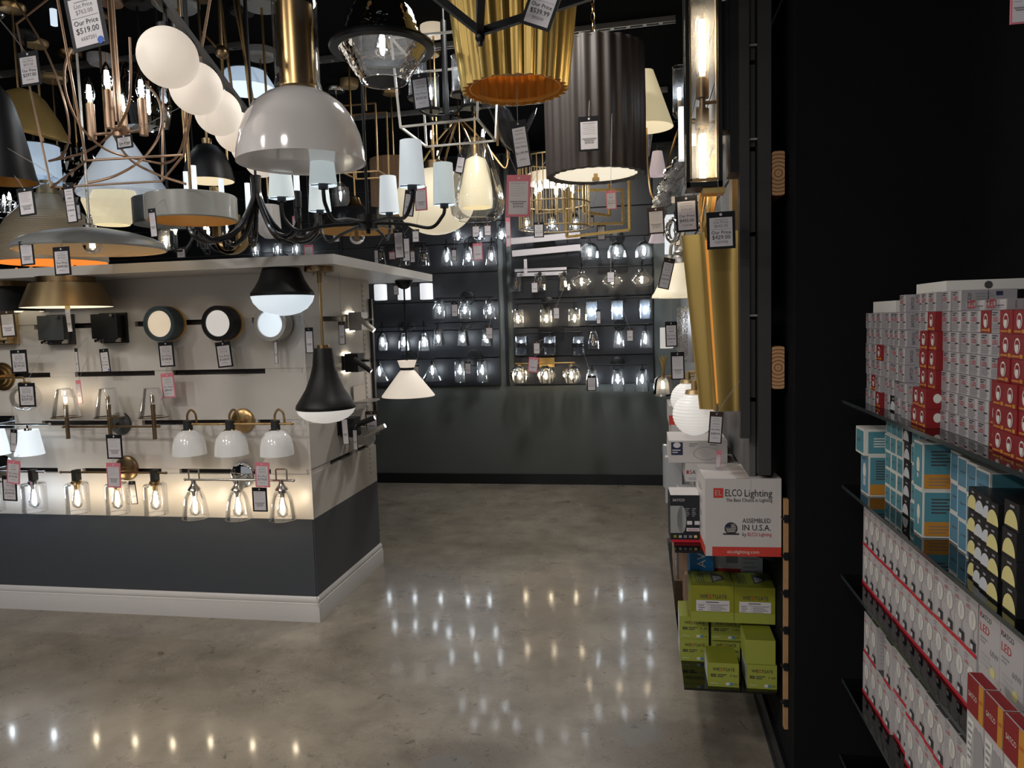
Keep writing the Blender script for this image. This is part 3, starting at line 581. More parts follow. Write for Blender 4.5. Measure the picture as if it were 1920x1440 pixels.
def round_sconce(label, px, py, m, glow, inner='gold_warm'):
    s_ = mpp(px, py, 3.6); r = thing('round_sconce', label, 'wall lamp', P(px+19, py+3, IW), 0, 'lamps on the island front'); R_ = 33*s_; X_ = RX(PI/2)
    MB().lathe([(0, .012), (R_*.96, .012), (R_, .006), (R_, 0)], inner, 40, X_).obj('backplate', r)
    MB().cyl(R_*.8, .01, .035, inner, 32, X_).obj('spacer', r)
    MB().lathe([(0, .03), (R_, .03), (R_, .105), (R_*.97, .108), (R_*.76, .108), (R_*.74, .1)], m, 44, X_).obj('drum', r)
    MB().lathe([(R_*.75, .1), (R_*.5, .103), (0, .104)], glow, 36, X_).obj('lens', r)
    MB().cyl(.005, -R_-.01, -R_, m, 8, T((0, -.06, 0))).obj('knob', r)
round_sconce('dark teal round drum sconce with warm glowing lens', 302, 604, 'teal_paint', 'opal_amber')
round_sconce('black round drum sconce with pale pink lens', 409, 603, 'black_metal', 'opal_pearl')
round_sconce('nickel round drum sconce partly behind black dome lamp', 505, 604, 'silver_brushed', 'opal_cool', 'nickel')
# brass sconce with clear globe, left edge
r = thing('globe_sconce', 'brass sconce with clear globe on a round stepped backplate', 'wall lamp', P(6, 706, IW), 0, 'lamps on the island front'); s_ = mpp(6, 706, 3.6)
MB().lathe([(0, .03), (15*s_, .03), (16*s_, .02), (21*s_, .018), (22*s_, .008), (27*s_, .006), (27*s_, 0)], 'brass', 36, RX(PI/2)).obj('backplate', r)
e = P(46, 712, 3.56)-r.location
MB().tube([(0, 0, 0), (0, e.y, 0), (e.x-.01, e.y, .0), (e.x, e.y, -.01), e+Vector((0, 0, -.02))], .006, 'brass', 8).obj('arm', r); MB().cyl(.028, -.02, 0, 'brass', 20).obj('cap', r, e+Vector((0, 0, -.012)))
g = P(48, 745, 3.56)-r.location
MB().sph(26*s_, 'glass_clear', None, 28, 18).obj('globe', r, g); bulb(r, e+Vector((0, 0, -.035)), 'small', 'filament_warm')
# ---- lamps hanging from the island slab
def on_slab(px, py): return P(px, py, Z=SZ-.047)
def px_prof(pr, s_): return [(r_*s_, -d_*s_) for r_, d_ in pr]
def slab_lamp(name, label, px, py, Y):
    p = P(px, py, Y); p.z = SZ-.047
    return thing(name, label, 'ceiling lamp', p, 0, 'lamps under the island slab'), mpp(px, py, Y)
r, s_ = slab_lamp('flush_lamp', 'brushed brass cone flush lamp under the island slab', 122, 517, 3.41)
MB().lathe(px_prof([(0, 0), (50, 0), (50, 10), (0, 10)], s_), 'brass_dark', 40).obj('canopy', r)
MB().shell(px_prof([(48, 10), (60, 12), (78, 56)], s_), 'brass_brushed', 'diffuser_glow', .004, 48).obj('cone_shade', r); MB().lathe(px_prof([(0, 50), (73, 52)], s_), 'diffuser_glow', 40).obj('diffuser', r); MB().cyl(.012, -62*s_, -50*s_, 'gold_leaf', 12).obj('finial', r)
r, s_ = slab_lamp('flush_lamp', 'matte black flush lamp with brass rim under the slab at left edge', 8, 521, 3.53)
MB().lathe(px_prof([(0, 0), (40, 0), (40, 10), (0, 10)], s_), 'brass_dark', 40).obj('canopy', r)
MB().shell(px_prof([(38, 10), (43, 12), (61, 56)], s_), 'black_metal', 'diffuser_glow', .004, 48).obj('cone_shade', r); MB().lathe(px_prof([(0, 50), (57, 52)], s_), 'diffuser_glow', 40).obj('diffuser', r); MB().cyl(.012, -62*s_, -50*s_, 'gold_leaf', 12).obj('finial', r)
r, s_ = slab_lamp('flush_lamp', 'black dome flush lamp with lit opal bowl under slab corner', 527, 500, 3.44)
MB().lathe(px_prof([(0, -2), (34, 0), (37, 8), (42, 22), (50, 36), (58, 46), (58, 52), (56, 53)], s_), 'black_metal', 44).obj('dome_cap', r)
MB().lathe(px_prof([(58, 52), (54, 64), (44, 76), (30, 84), (14, 88), (0, 89)], s_), 'opal_cool', 44).obj('opal_bowl', r)
r, s_ = slab_lamp('pendant_lamp', 'black teardrop pendant with white bowl on brass rod at island corner', 598, 501, 3.44)
b = MB().cyl(27*s_, -10*s_, 0, 'brass_dark', 32)
for a in (0, PI): b.cyl(.004, -16*s_, -10*s_, 'brass', 8, T((.03*math.cos(a), .03*math.sin(a), 0)))
b.obj('canopy', r); MB().cyl(.007, -148*s_, -10*s_, 'brass', 10).cyl(.011, -30*s_, -12*s_, 'brass_dark', 10).cyl(.03, -153*s_, -147*s_, 'brass', 20).obj('rod', r)
MB().lathe(px_prof([(0, 152), (17, 153), (18, 156), (21, 185), (27, 208), (36, 230), (47, 248), (55, 260), (56, 266), (55, 268), (53, 268)], s_), 'black_metal', 48).obj('teardrop_shade', r)
MB().lathe(px_prof([(55, 268), (51, 277), (41, 286), (27, 292), (12, 295), (0, 296)], s_), 'opal_pearl', 44).obj('opal_bowl', r)
q = on_slab(757, 526); r, s_ = slab_lamp('pendant_lamp', 'white glass cone pendant with pinched collar on black rod', 757, 526, q.y)
MB().lathe(px_prof([(0, 0), (17, 0), (16, 5), (10, 13), (4, 16), (0, 16)], s_), 'black_metal', 32).obj('canopy', r); MB().cyl(.006, -150*s_, -14*s_, 'black_metal', 10).obj('rod', r)
MB().shell(px_prof([(18, 150), (14, 162), (13, 164)], s_), 'opal_warm', 'opal_warm', .003, 32).obj('collar', r); MB().cyl(13.4*s_, -168*s_, -163*s_, 'black_metal', 28).obj('band', r)
MB().shell(px_prof([(12, 168), (16, 172), (50, 216), (50, 218)], s_), 'opal_warm', 'opal_warm', .003, 44).obj('cone_shade', r)
# ---- reading lights on the side of the island (they face the aisle)
def reading_light(label, px, py, m, tilt, glow=True, length=.11, plate=.055):
    p = P(px, py, X=IX); r = thing('reading_light', label, 'wall lamp', p, PI/2, 'reading lights on the island side')
    MB().box(-plate, plate, -.1, -.018, -plate, plate, m).obj('backplate', r); MB().box(-plate*.3, plate*.3, -.018, 0, -plate*.3, plate*.3, m).obj('wall_mount', r); MB().box(-plate*1.1, -plate*.7, -.016, 0, -plate*.8, plate*.8, m).obj('side_plate', r)
    if glow: MB().box(-plate*.9, plate*.9, -.014, -.006, -plate*1.12, plate*1.12, 'halo_strip').obj('glow_strip', r)
    MB().cyl(.007, 0, .05, m, 10, T((0, -.1, .01)) @ RX(PI/2)).obj('joint', r)
    x = T((-plate-.02, -.1, .012)) @ RX(math.radians(tilt)); MB().lathe([(0, -.02), (.016, -.02), (.016, length), (.013, length), (.013, length-.006)], m, 20, x).obj('tube_head', r)
    MB().cyl(.013, length-.008, length-.005, 'led_spot', 16, x).obj('led', r)
reading_light('brushed nickel reading light with square plate high on the island side', 655, 603, 'silver_brushed', 130)
reading_light('black reading light with tube head behind the teardrop pendant', 648, 680, 'black_metal', 125)
reading_light('black reading light with upturned tube below the teardrop pendant', 640, 800, 'black_metal', 70, False, .15)
reading_light('pale nickel reading light with upturned tube low on the island side', 668, 815, 'silver_brushed', 65, False, .13)
# small ledge shelf on the island side
p = P(672, 752, X=IX); o = MB().box(-.11, .11, -.1, 0, -.006, .006, 'silver_brushed').box(-.1, .1, -.012, 0, -.05, .1, 'silver_brushed').obj('ledge_shelf', None, p, (0, 0, PI/2)); tag(o, 'small metal ledge lamp plate on the island side', 'wall lamp')
# ------------------------------------------------------------------ lamps hanging from the ceiling
def hung(name, label, px, py, Y, rod=None, rodm='black_metal', canopy='black_metal', top=0, r=.006, can_r=.065, can_z=None, group='lamps hanging from the ceiling', cat='pendant lamp'):
    """root at the picture point; rod: 'rod', 'chain' or None, starting `top` px above the root"""
    p = P(px, py, Y); s_ = mpp(px, py, Y); root = thing(name, label, cat, p, 0, group)
    z1 = CEIL-p.z
    if rod == 'rod': MB().cyl(r, top*s_, z1-.01, rodm, 10).obj('rod', root)
    elif rod == 'chain':
        b = MB(); z = top*s_; k = 0
        while z < z1-.02:
            q = [(.009*math.cos(a), 0, z+.02+.024*math.sin(a)) for a in [2*PI*j/10 for j in range(10)]]
            if k % 2: q = [(0, x, zz) for x, _, zz in q]
            b.tube(q, .0024, rodm, 5, True); z += .038; k += 1
        b.tube([(.006, .004, top*s_), (.014, .006, z1*.6), (.004, .004, z1-.01)], .002, 'thread', 5); b.obj('chain', root)
    if canopy: MB().lathe([(0, z1+.018), (can_r, z1+.018), (can_r, z1+.004), (can_r*.85, z1-.012), (0, z1-.014)], canopy, 28).obj('canopy', root)
    return root, s_
# opal globes in a row under a black bar (one linear chandelier running away from the viewer)
gl = [(315, 108, 2.33), (367, 163, 2.62), (410, 204, 2.92), (443, 238, 3.22), (470, 268, 3.55), (492, 292, 3.85)]
A = P(315, 108, 2.02); B_ = P(441, 236, 2.92); B_.z = A.z+.03; B_ = A+(B_-A)*(5/3)
r = thing('linear_chandelier', 'row of glowing opal globes hanging under a black bar', 'chandelier', A, 0, 'lamps hanging from the ceiling')
D_ = (B_-A)
for k in range(6):
    q = D_*(k/5); s_ = .084
    MB().sph(s_, 'opal_warm', None, 32, 20).obj('globe', r, q); MB().cyl(.026, .07, .092, 'black_metal', 18).cyl(.006, .09, .145, 'black_metal', 8).obj('globe_stem', r, q)
u = D_.normalized(); MB().tube([-u*.18+Vector((0, 0, .15)), D_+u*.25+Vector((0, 0, .15))], 0, 'black_metal', 4, False, None, (.016, .016)).obj('bar', r)
for f_ in (.15, .85): MB().cyl(.007, .15, CEIL-A.z, 'black_metal', 8).obj('rod', r, D_*f_)
# black bell pendant, left edge
r, s_ = hung('bell_pendant', 'matte black bell pendant with gold inside at the left picture edge', 8, 335, 2.4, 'rod', top=165)
MB().shell(px_prof([(6, -172), (9, -166), (18, -155), (26, -135), (34, -105), (43, -60), (52, -8), (56, 6)], s_), 'black_metal', 'gold_paint', .004, 40).obj('bell_shade', r); MB().ring(16*s_, 4*s_, 'black_gloss', T((3*s_, 0, 298*s_)), 24, 8).obj('loop', r)
# white tipped glass shade bit above it
# twisted wire lantern chandelier
r, s_ = hung('wire_chandelier', 'twisted soft-gold wire chandelier with four lit candle bulbs', 226, 330, 2.75, 'rod', 'brass_rose', 'brass_rose', top=100, r=.005, cat='chandelier')
q = [P(*c) for c in ((92, 302, 2.95), (302, 307, 2.97), (348, 345, 2.56), (165, 343, 2.54))]; zb = sum(p.z for p in q)/4-r.location.z
bot = [Vector((p.x-r.location.x, p.y-r.location.y, zb)) for p in q]; c0 = sum(bot, Vector())/4; hub_x, hub_y = P(228, 248, 2.75).x-r.location.x, 0
for k in range(4): MB().tube([bot[k], bot[(k+1) % 4]], .0045, 'brass_rose', 8).obj('bottom_rail', r)
def wp(l): return [P(*q)-r.location for q in l]
for k, c in ((0, (30, 40, 3.0)), (3, (125, 95, 2.5)), (1, (306, 165, 3.0)), (2, (358, 210, 2.5))):
    e = P(*c)-r.location; u_ = (e-bot[k]).normalized(); zt_ = min(.75, CEIL-r.location.z-.2); e = bot[k]+u_*((zt_-bot[k].z)/u_.z); MB().tube([bot[k], e], .0048, 'brass_rose', 8).obj('corner_rod', r)
    MB().tube([e, Vector((hub_x, hub_y, zt_+.12))], .0045, 'brass_rose', 8).obj('top_spoke', r)
for l in ([(133, 90, 2.52), (121, 130, 2.55), (125, 180, 2.6), (150, 235, 2.68), (190, 275, 2.78), (235, 293, 2.88), (302, 307, 2.97)], [(92, 302, 2.95), (160, 285, 2.85), (215, 245, 2.72), (240, 200, 2.65), (245, 140, 2.6), (243, 70, 2.58)],
          [(165, 343, 2.54), (215, 330, 2.58), (265, 300, 2.68), (298, 255, 2.8), (303, 210, 2.88), (290, 175, 2.92), (262, 150, 2.95)], [(348, 345, 2.56), (290, 325, 2.6), (240, 295, 2.66), (208, 240, 2.76), (200, 185, 2.85), (200, 100, 2.9)],
          [(302, 307, 2.97), (328, 298, 2.9), (345, 262, 2.8), (350, 205, 2.7), (348, 120, 2.65)], [(28, 0, 2.95), (82, 88, 2.85), (118, 180, 2.8), (130, 250, 2.85), (118, 290, 2.92), (92, 302, 2.95)]):
    MB().tube(smoothpath(wp(l), 6), .0048, 'brass_rose', 8).obj('curved_rod', r)
hub = P(228, 248, 2.75)-r.location
MB().cyl(.032, -.02, .02, 'brass_rose', 24).cyl(.008, .0, .9, 'brass_rose', 10).obj('hub', r, hub)
for px, py, Y in ((172, 243, 2.75), (206, 228, 2.62), (233, 250, 2.9), (270, 250, 2.75)):
    e = P(px, py, Y)-r.location; e.z = hub.z; MB().tube([hub, e], .006, 'brass_rose', 8).obj('candle_arm', r); cs = MB().cyl(.017, -.02, .12, 'brass_rose', 16).obj('candle_sleeve', r, e)
    bulb(cs, (0, 0, .125), 'candle', 'filament_cool', (PI, 0, 0), 1.25)
# white dome pendant with brass cylinder in clear glass
r, s_ = hung('dome_pendant', 'glossy white glass dome pendant with brass cylinder in clear glass neck', 567, 320, 2.3, 'rod', 'brass_dark', 'brass_dark', top=300)
MB().lathe(px_prof([(40, -308), (41, -304), (41, -160), (44, -148)], s_), 'glass_clear', 36).ring(40*s_, .0025, 'glass_rim', T((0, 0, 306*s_)), 36, 6).obj('glass_neck', r)
MB().lathe(px_prof([(0, -300), (33, -298), (33, -150), (0, -148)], s_), 'brass', 36).obj('brass_core', r)
MB().shell(px_prof([(0, -146), (40, -144), (60, -135), (82, -118), (99, -94), (110, -65), (116, -35), (118, -14)], s_), 'opal_off', 'opal_off', .005, 56).obj('dome_shade', r)
MB().lathe(px_prof([(0, -20), (115, -16)], s_), 'opal_off', 40).obj('lower_diffuser', r)
# clear glass pendant with black ring
r, s_ = hung('glass_pendant', 'clear faceted glass pendant held by a wide black ring', 717, 90, 2.55, 'rod', top=90)
MB().lathe(px_prof([(20, -95), (45, -85), (62, -60), (72, -30), (86, 0), (82, 6), (48, 55), (43, 62)], s_), 'glass_hammer', 40).ring(43*s_, .002, 'glass_rim', T((0, 0, -62*s_)), 36, 6).obj('glass_shade', r)
MB().lathe(px_prof([(82, -6), (97, -5), (99, 0), (97, 5), (82, 6), (82, -6)], s_), 'black_metal', 48).obj('ring', r)
MB().cyl(14*s_, 42*s_, 88*s_, 'black_metal', 20).obj('socket', r); bulb(r, (0, 0, 42*s_), 'edison', 'filament_cool', (0, 0, 0), 1.0, 'nickel')
# black faceted lantern frame at the top
V = P(900, 60, 1.7); r = thing('angular_lantern', 'black angular lantern frame with its point at the top picture edge', 'pendant lamp', V, 0, 'lamps hanging from the ceiling')
C4 = [P(775, -40, 1.66)-V, P(905, -75, 1.5)-V, P(1115, -10, 1.76)-V, P(905, -20, 1.98)-V]
for k in range(4):
    c = C4[k]; t_ = Vector((c.x, c.y, .5)); MB().bar((0, 0, 0), c, .016, 'black_metal').obj('lower_bar', r); MB().bar(c, t_, .016, 'black_metal').obj('upright', r)
    n_ = C4[(k+1) % 4]; MB().bar(t_, (n_.x, n_.y, .5), .016, 'black_metal').obj('top_bar', r); MB().bar(t_, (0, .03, .68), .014, 'black_metal').obj('hip_bar', r)
MB().cyl(.008, 0, CEIL-V.z, 'black_metal', 8).sph(.012, 'black_metal', T((0, 0, -.012)), 12, 8).cyl(.006, -.03, 0, 'black_metal', 8).obj('rod', r)
# gold fluted tapered drum
r, s_ = hung('fluted_pendant', 'gold corrugated tapered drum pendant', 966, 175, 2.75, 'rod', 'gold_soft', 'gold_soft', top=205)
fl = lambda a, t: 1+.04*math.cos(28*a)
MB().shell(px_prof([(122, -215), (113, -140), (104, -60), (97, -5)], s_), 'gold_soft', 'gold_paint', .004, 240, None, fl).obj('fluted_shade', r)
MB().lathe(px_prof([(86, -14), (86, -8), (84, -8), (84, -14), (86, -14)], s_), 'gold_paint', 48).obj('inner_ring', r); MB().lathe(px_prof([(0, -60), (90, -60)], s_), 'beige_in', 40).cyl(.012, 48*s_, 60*s_, 'gold_paint', 14).obj('diffuser', r)
# brown fluted drum
r, s_ = hung('fluted_pendant', 'dark brown fluted drum pendant with glowing diffuser', 1117, 330, 3.72, 'chain', 'brass', None, top=222)
fl = lambda a, t: 1+.024*math.cos(26*a)
MB().shell(px_prof([(90, -228), (91, -225), (92, -120), (91, 0)], s_), 'brown_wood', 'brown_under', .03, 272, None, fl).obj('fluted_shade', r)
MB().lathe(px_prof([(0, -4), (79, -4)], s_), 'diffuser_glow', 48).obj('diffuser', r); MB().lathe(px_prof([(0, -224), (90, -224)], s_), 'brown_under', 40).obj('top_plate', r); MB().cyl(7*s_, -9*s_, -3*s_, 'brass', 16).cyl(4*s_, -5*s_, 4*s_, 'brass', 12).obj('finial', r)
z1 = CEIL-r.location.z; MB().box(-.06, .06, -.06, .06, z1-.03, z1+.02, 'gold_leaf').obj('canopy', r)
# white cone glass pendant
r, s_ = hung('cone_pendant', 'pale bluish white glass cone pendant behind wire chandelier', 232, 365, 3.35, 'rod', 'brass_rose', 'brass_rose', top=115)
MB().shell(px_prof([(8, -118), (14, -112), (24, -95), (76, -10), (80, -2), (78, 3)], s_), 'shade_blue', 'shade_blue', .004, 44).obj('cone_shade', r)
# grey shallow dish
r, s_ = hung('dish_pendant', 'wide pewter dish pendant with beige inside and lit globe bulb', 170, 452, 3.0, 'rod', 'silver_brushed', 'silver_brushed', top=40)
MB().shell(px_prof([(12, -24), (40, -21), (80, -13), (112, -3), (127, 7), (131, 15), (129, 18)], s_), 'pewter', 'beige_in', .004, 60).obj('dish_shade', r)
MB().lathe(px_prof([(0, -42), (6, -41), (6, -32), (11, -29), (11, -24), (0, -24)], s_), 'nickel', 20).ring(5*s_, 1.4*s_, 'nickel', T((0, 0, 44*s_)) @ RX(PI/2), 16, 6).obj('neck', r); bulb(r, (3*s_, 0, 14*s_), 'globe', 'filament_warm', (0, 0, 0), .85, 'nickel')
# hammered dome behind it
r, s_ = hung('hammered_pendant', 'hammered champagne metal dome pendant with orange inside', 98, 484, 3.72, 'rod', 'brass_soft', 'brass_soft', top=150)
fl = None
b = MB().shell(px_prof([(18, -120), (30, -104), (48, -92), (70, -70), (84, -45), (91, -18), (94, 4), (93, 9)], s_), 'hammered', 'copper_glow', .004, 60)
b.obj('dome_shade', r); MB().lathe(px_prof([(0, -142), (13, -142), (18, -120), (21, -117)], s_), 'brass_soft', 28).obj('cap', r); bulb(r, (0, 0, 128*s_), 'small', 'filament_off'); MB().cyl(.012, 140*s_, 152*s_, 'chrome', 14).obj('collar', r)
# white small crystal-like shapes, grey drum with gold inside
r, s_ = hung('drum_pendant', 'short grey enamel drum pendant with gold inside', 361, 415, 2.75, 'rod', 'brass_dark', 'brass_dark', top=48)
MB().shell(px_prof([(79, -46), (81, -44), (81, -2), (79, 0)], s_), 'grey_enamel', 'gold_warm', .004, 52).obj('drum_shade', r); MB().lathe(px_prof([(0, -44), (79, -44)], s_), 'gold_warm', 44).obj('top_disc', r); bulb(r, (0, 0, 42*s_), 'globe', 'filament_low', (0, 0, 0), .6)  # bulb lit dimly as an added source to brighten the gold inside
r, s_ = hung('drum_pendant', 'black drum pendant behind the short grey drum', 318, 422, 3.4, 'rod', top=46)
MB().shell(px_prof([(60, -48), (62, -46), (62, 0)], s_), 'gunmetal', 'grey_enamel', .004, 44).obj('drum_shade', r)
# faceted cream glass
r, s_ = hung('faceted_pendant', 'cream diamond-faceted glass pendant above the island', 211, 424, 3.5, 'rod', 'brass_dark', 'brass_dark', top=62)
b = MB(); n = 14; rr = [(48, -62), (49, -45), (44, -28), (40, -14), (30, -2)]; vs = []
for k, (r_, d_) in enumerate(rr):
    for j in range(n): a = 2*PI*(j+.5*(k % 2))/n; vs.append((r_*s_*math.cos(a), r_*s_*math.sin(a), -d_*s_))
fs = []
for k in range(len(rr)-1):
    for j in range(n):
        a0, a1, b0, b1 = k*n+j, k*n+(j+1) % n, (k+1)*n+j, (k+1)*n+(j+1) % n
        fs += [(a0, a1, b0), (a1, b1, b0)] if k % 2 == 0 else [(a0, a1, b1), (a0, b1, b0)]
b.add(vs, fs, 'opal_yellow'); o = put('faceted_shade', b.mesh('faceted_shade', 3), r)
# sky-lit drum at far left, gold cone, and others at the back
r, s_ = hung('drum_pendant', 'drum pendant with sky-blue lit inside at far left', 68, 335, 3.6, 'rod', top=60)
MB().shell(px_prof([(42, -60), (42, -58), (43, 0)], s_), 'shade_sky', 'shade_sky', .003, 40).ring(43*s_, .004, 'black_metal', T((0, 0, 60*s_)), 36, 6).obj('drum_shade', r)
r, s_ = hung('cone_pendant', 'hammered gold wide cone pendant at far left', 40, 242, 3.3, 'rod', 'brass', 'brass', top=70)
MB().shell(px_prof([(14, -72), (30, -62), (60, -30), (80, -2), (82, 2)], s_), 'gold_leaf', 'gold_leaf', .004, 36, T((0, 0, 0)) @ RY(.28)).obj('cone_shade', r)
r, s_ = hung('disc_pendant', 'pale blue shallow plate pendant behind the globe row', 462, 170, 3.6, 'rod', 'black_metal', 'black_metal', top=34)
MB().shell(px_prof([(10, -38), (36, -34), (48, -14), (54, -2)], s_), 'shade_sky', 'sky_panel', .004, 44).obj('plate_shade', r); MB().lathe(px_prof([(0, -34), (40, -33)], s_), 'black_metal', 40).obj('top_disc', r)
r, s_ = hung('dome_pendant', 'black dome pendant with brass arm between globes and grey drum', 392, 340, 3.4, 'rod', 'brass_dark', 'brass_dark', top=66)
MB().shell(px_prof([(9, -68), (20, -64), (33, -48), (42, -24), (46, 0)], s_), 'black_metal', 'opal_cream', .004, 36).obj('dome_shade', r); MB().cyl(9*s_, 64*s_, 78*s_, 'brass_dark', 18).obj('cap', r)
r, s_ = hung('bowl_pendant', 'wide black bowl pendant with gold inside behind the arm chandelier', 668, 428, 4.3, 'rod', 'brass', 'brass', top=60)
MB().shell(px_prof([(20, -38), (60, -32), (70, -16), (76, 6)], s_), 'black_gloss', 'gold_warm', .004, 44).obj('bowl_shade', r); bulb(r, (0, 0, .01), 'globe', 'filament_off', (0, 0, 0), 1)
MB().lathe(px_prof([(0, -60), (8, -56), (12, -44), (20, -38)], s_), 'brass', 20).obj('cap', r)
r, s_ = hung('drum_pendant', 'tan pleated fabric drum pendant', 742, 400, 5.05, 'rod', 'brass', 'brass', top=98)
MB().shell(px_prof([(44, -98), (44, -97), (44, -2), (44, 0)], s_), 'tan_fabric', 'gold_warm', .003, 176, None, lambda a, t: 1+.012*math.cos(44*a)).obj('drum_shade', r)
# cream flattened globe
r, s_ = hung('globe_pendant', 'large cream flattened globe pendant glowing warm', 816, 378, 4.4, 'rod', 'brass', 'brass', top=60)
MB().sph(74*s_, 'opal_cream', None, 44, 24, .83).obj('globe', r); MB().cyl(16*s_, 58*s_, 74*s_, 'brass_dark', 24).obj('cap', r)
# clear teardrop with cream inner shade
r, s_ = hung('teardrop_pendant', 'clear glass teardrop pendant around a cream inner shade', 895, 408, 4.0, 'rod', 'brass', 'brass', top=110)
MB().lathe(px_prof([(10, -148), (20, -144), (30, -118), (41, -82), (50, -48), (53, -26), (48, -6), (38, 4)], s_), 'glass_clear', 40).ring(36*s_, .002, 'glass_rim', T((0, 0, -4*s_)), 36, 6).obj('glass_shade', r)
MB().shell(px_prof([(7, -112), (19, -106), (26, -88), (29, -58), (30, -30), (29, -18)], s_), 'opal_yellow', 'opal_yellow', .003, 36).obj('inner_shade', r); MB().cyl(7*s_, 108*s_, 146*s_, 'brass', 18).obj('stem', r)
# open box lantern with glass cylinders
r, s_ = hung('box_chandelier', 'open nickel box frame chandelier with candle bulbs in glass cylinders', 838, 250, 3.4, 'rod', top=60, cat='chandelier')
hw, hd = 78*s_, .2
bt = [Vector((-hw*.82, -hd, -4*s_)), Vector((hw*.98, -hd, 0)), Vector((hw*.98, hd, 0)), Vector((-hw*.82, hd, -2*s_))]; tp = [Vector((v.x*1.12, v.y*1.12, .36)) for v in bt]; md = [Vector((v.x*1.08, v.y*1.08, 28*s_)) for v in bt]
for k in range(4):
    for nm, a, c in (('lower_rail', bt[k], bt[(k+1) % 4]), ('top_rail', tp[k], tp[(k+1) % 4]), ('corner_post', bt[k], tp[k])): MB().bar(a, c, .009, 'silver_brushed').obj(nm, r)
MB().cyl(.014, .02, .5, 'black_metal', 12).cyl(.04, .05, .07, 'black_metal', 20).obj('stem', r)
for x, y in ((-.1, -.1), (.1, -.1), (-.1, .1), (.1, .1)):
    q = Vector((x, y, .13)); MB().tube(smoothpath([(0, 0, .08), (x*.6, y*.6, .07), (x, y, .09), q], 5), .006, 'black_metal', 8).obj('arm', r); MB().lathe([(0, 0), (.045, 0), (.05, .012), (0, .012)], 'black_metal', 24).cyl(.01, .012, .05, 'black_metal', 10).obj('cup', r, q); cu = r.children[-1]
    MB().lathe([(.042, .012), (.042, .17)], 'glass_clear', 28).ring(.042, .0015, 'glass_rim', T((0, 0, .17)), 28, 6).obj('glass_cylinder', r, q); bulb(r, q+Vector((0, 0, .055)), 'candle', 'filament_cool', (PI, 0, 0))
# gold wire drum
r, s_ = hung('wire_drum', 'pale gold wire cage drum chandelier behind brown drum', 1040, 428, 4.2, 'rod', 'brass', 'brass', top=130, cat='chandelier')
R1 = 66*s_; zt = 126*s_
for z, nm in ((0, 'lower_hoop'), (44*s_, 'middle_hoop'), (zt, 'upper_hoop')): MB().ring(R1, .004, 'brass_soft', T((0, 0, z)), 48, 6).obj(nm, r)
for k in range(36):
    a = 2*PI*k/36; put('wire', cached('wire_drum_wire', lambda: MB().tube([(0, 0, 0), (0, 0, zt)], .0028, 'brass_soft', 5)), r, (R1*math.cos(a), R1*math.sin(a), 0))
MB().lathe(px_prof([(48, -100), (48, -82)], s_), 'opal_amber', 40).obj('fabric_band', r)
for k in range(5):
    a = 2*PI*k/5+.3; q = Vector((.11*math.cos(a), .11*math.sin(a), .09)); MB().cyl(.01, 0, .09, 'brass_soft', 12).bar((0, 0, 0), (-q.x, -q.y, 0), .006, 'brass_soft').obj('candle', r, q); bulb(r, q+Vector((0, 0, .1)), 'candle', 'filament_cool', (PI, 0, 0))
# nested gold bamboo squares
r, s_ = hung('square_frame_chandelier', 'nested gold bamboo square frames hanging below the brown drum', 1120, 440, 4.9, 'rod', 'gold_leaf', 'gold_leaf', top=100, r=.005, cat='chandelier')
for sz, rz, h0, h1, nm in ((69, -.5, 2, 104, 'outer_square'), (50, .3, 20, 82, 'middle_square'), (40, 1.0, 38, 106, 'inner_square')):
    b = MB(); a_ = sz*s_; t_ = .016
    for a, c in (((-a_, 0, h0*s_), (a_, 0, h0*s_)), ((-a_, 0, h1*s_), (a_, 0, h1*s_)), ((-a_, 0, h0*s_), (-a_, 0, h1*s_)), ((a_, 0, h0*s_), (a_, 0, h1*s_))):
        b.bar(a, c, t_, 'gold_leaf', mx=RZ(rz))
        for k in range(1, 6): m_ = Vector(a)+(Vector(c)-Vector(a))*k/6; d_ = (Vector(c)-Vector(a)).normalized()*.003; b.bar(m_-d_, m_+d_, t_*1.2, 'gold_leaf', mx=RZ(rz))
    b.obj(nm, r)
# arm chandelier with white fabric shades
r, s_ = hung('arm_chandelier', 'black six-arm chandelier with white fabric shades', 690, 418, 2.75, 'rod', top=10, cat='chandelier')
MB().cyl(19*s_, -12*s_, 14*s_, 'black_metal', 28).cyl(4*s_, -20*s_, -10*s_, 'black_metal', 12).obj('hub', r)
for px, py, Y, hh, wb_, wt_, mm in ((528, 372, 2.62, 54, 24, 19, 'fabric_mint'), (606, 348, 2.35, 64, 26, 20, 'fabric_mint'), (600, 396, 3.1, 50, 21, 17, 'fabric_mint'), (773, 350, 2.4, 84, 25, 20, 'fabric_lit'), (833, 384, 2.75, 76, 21, 18, 'fabric_mint'), (730, 400, 3.12, 68, 19, 15, 'fabric_lit')):
    q = P(px, py, Y)-r.location; sq = mpp(px, py, Y); zz = -.0
    MB().tube(smoothpath([(0, 0, 0), (q.x*.5, q.y*.5, -.012), (q.x*.82, q.y*.82, -.03), (q.x*.97, q.y*.97, min(.01, q.z*.3)), (q.x, q.y, q.z*.6), (q.x, q.y, q.z-.01)], 6), .0065, 'black_metal', 8).obj('arm', r)
    MB().cyl(.016, -.012, .03, 'black_metal', 14).obj('socket', r, q); MB().shell([(wt_*sq, hh*sq), (wb_*sq, 0)], mm, 'opal_cool', .002, 32).bar((-wb_*sq, 0, .004), (wb_*sq, 0, .004), .003, 'black_metal').obj('shade', r, q)
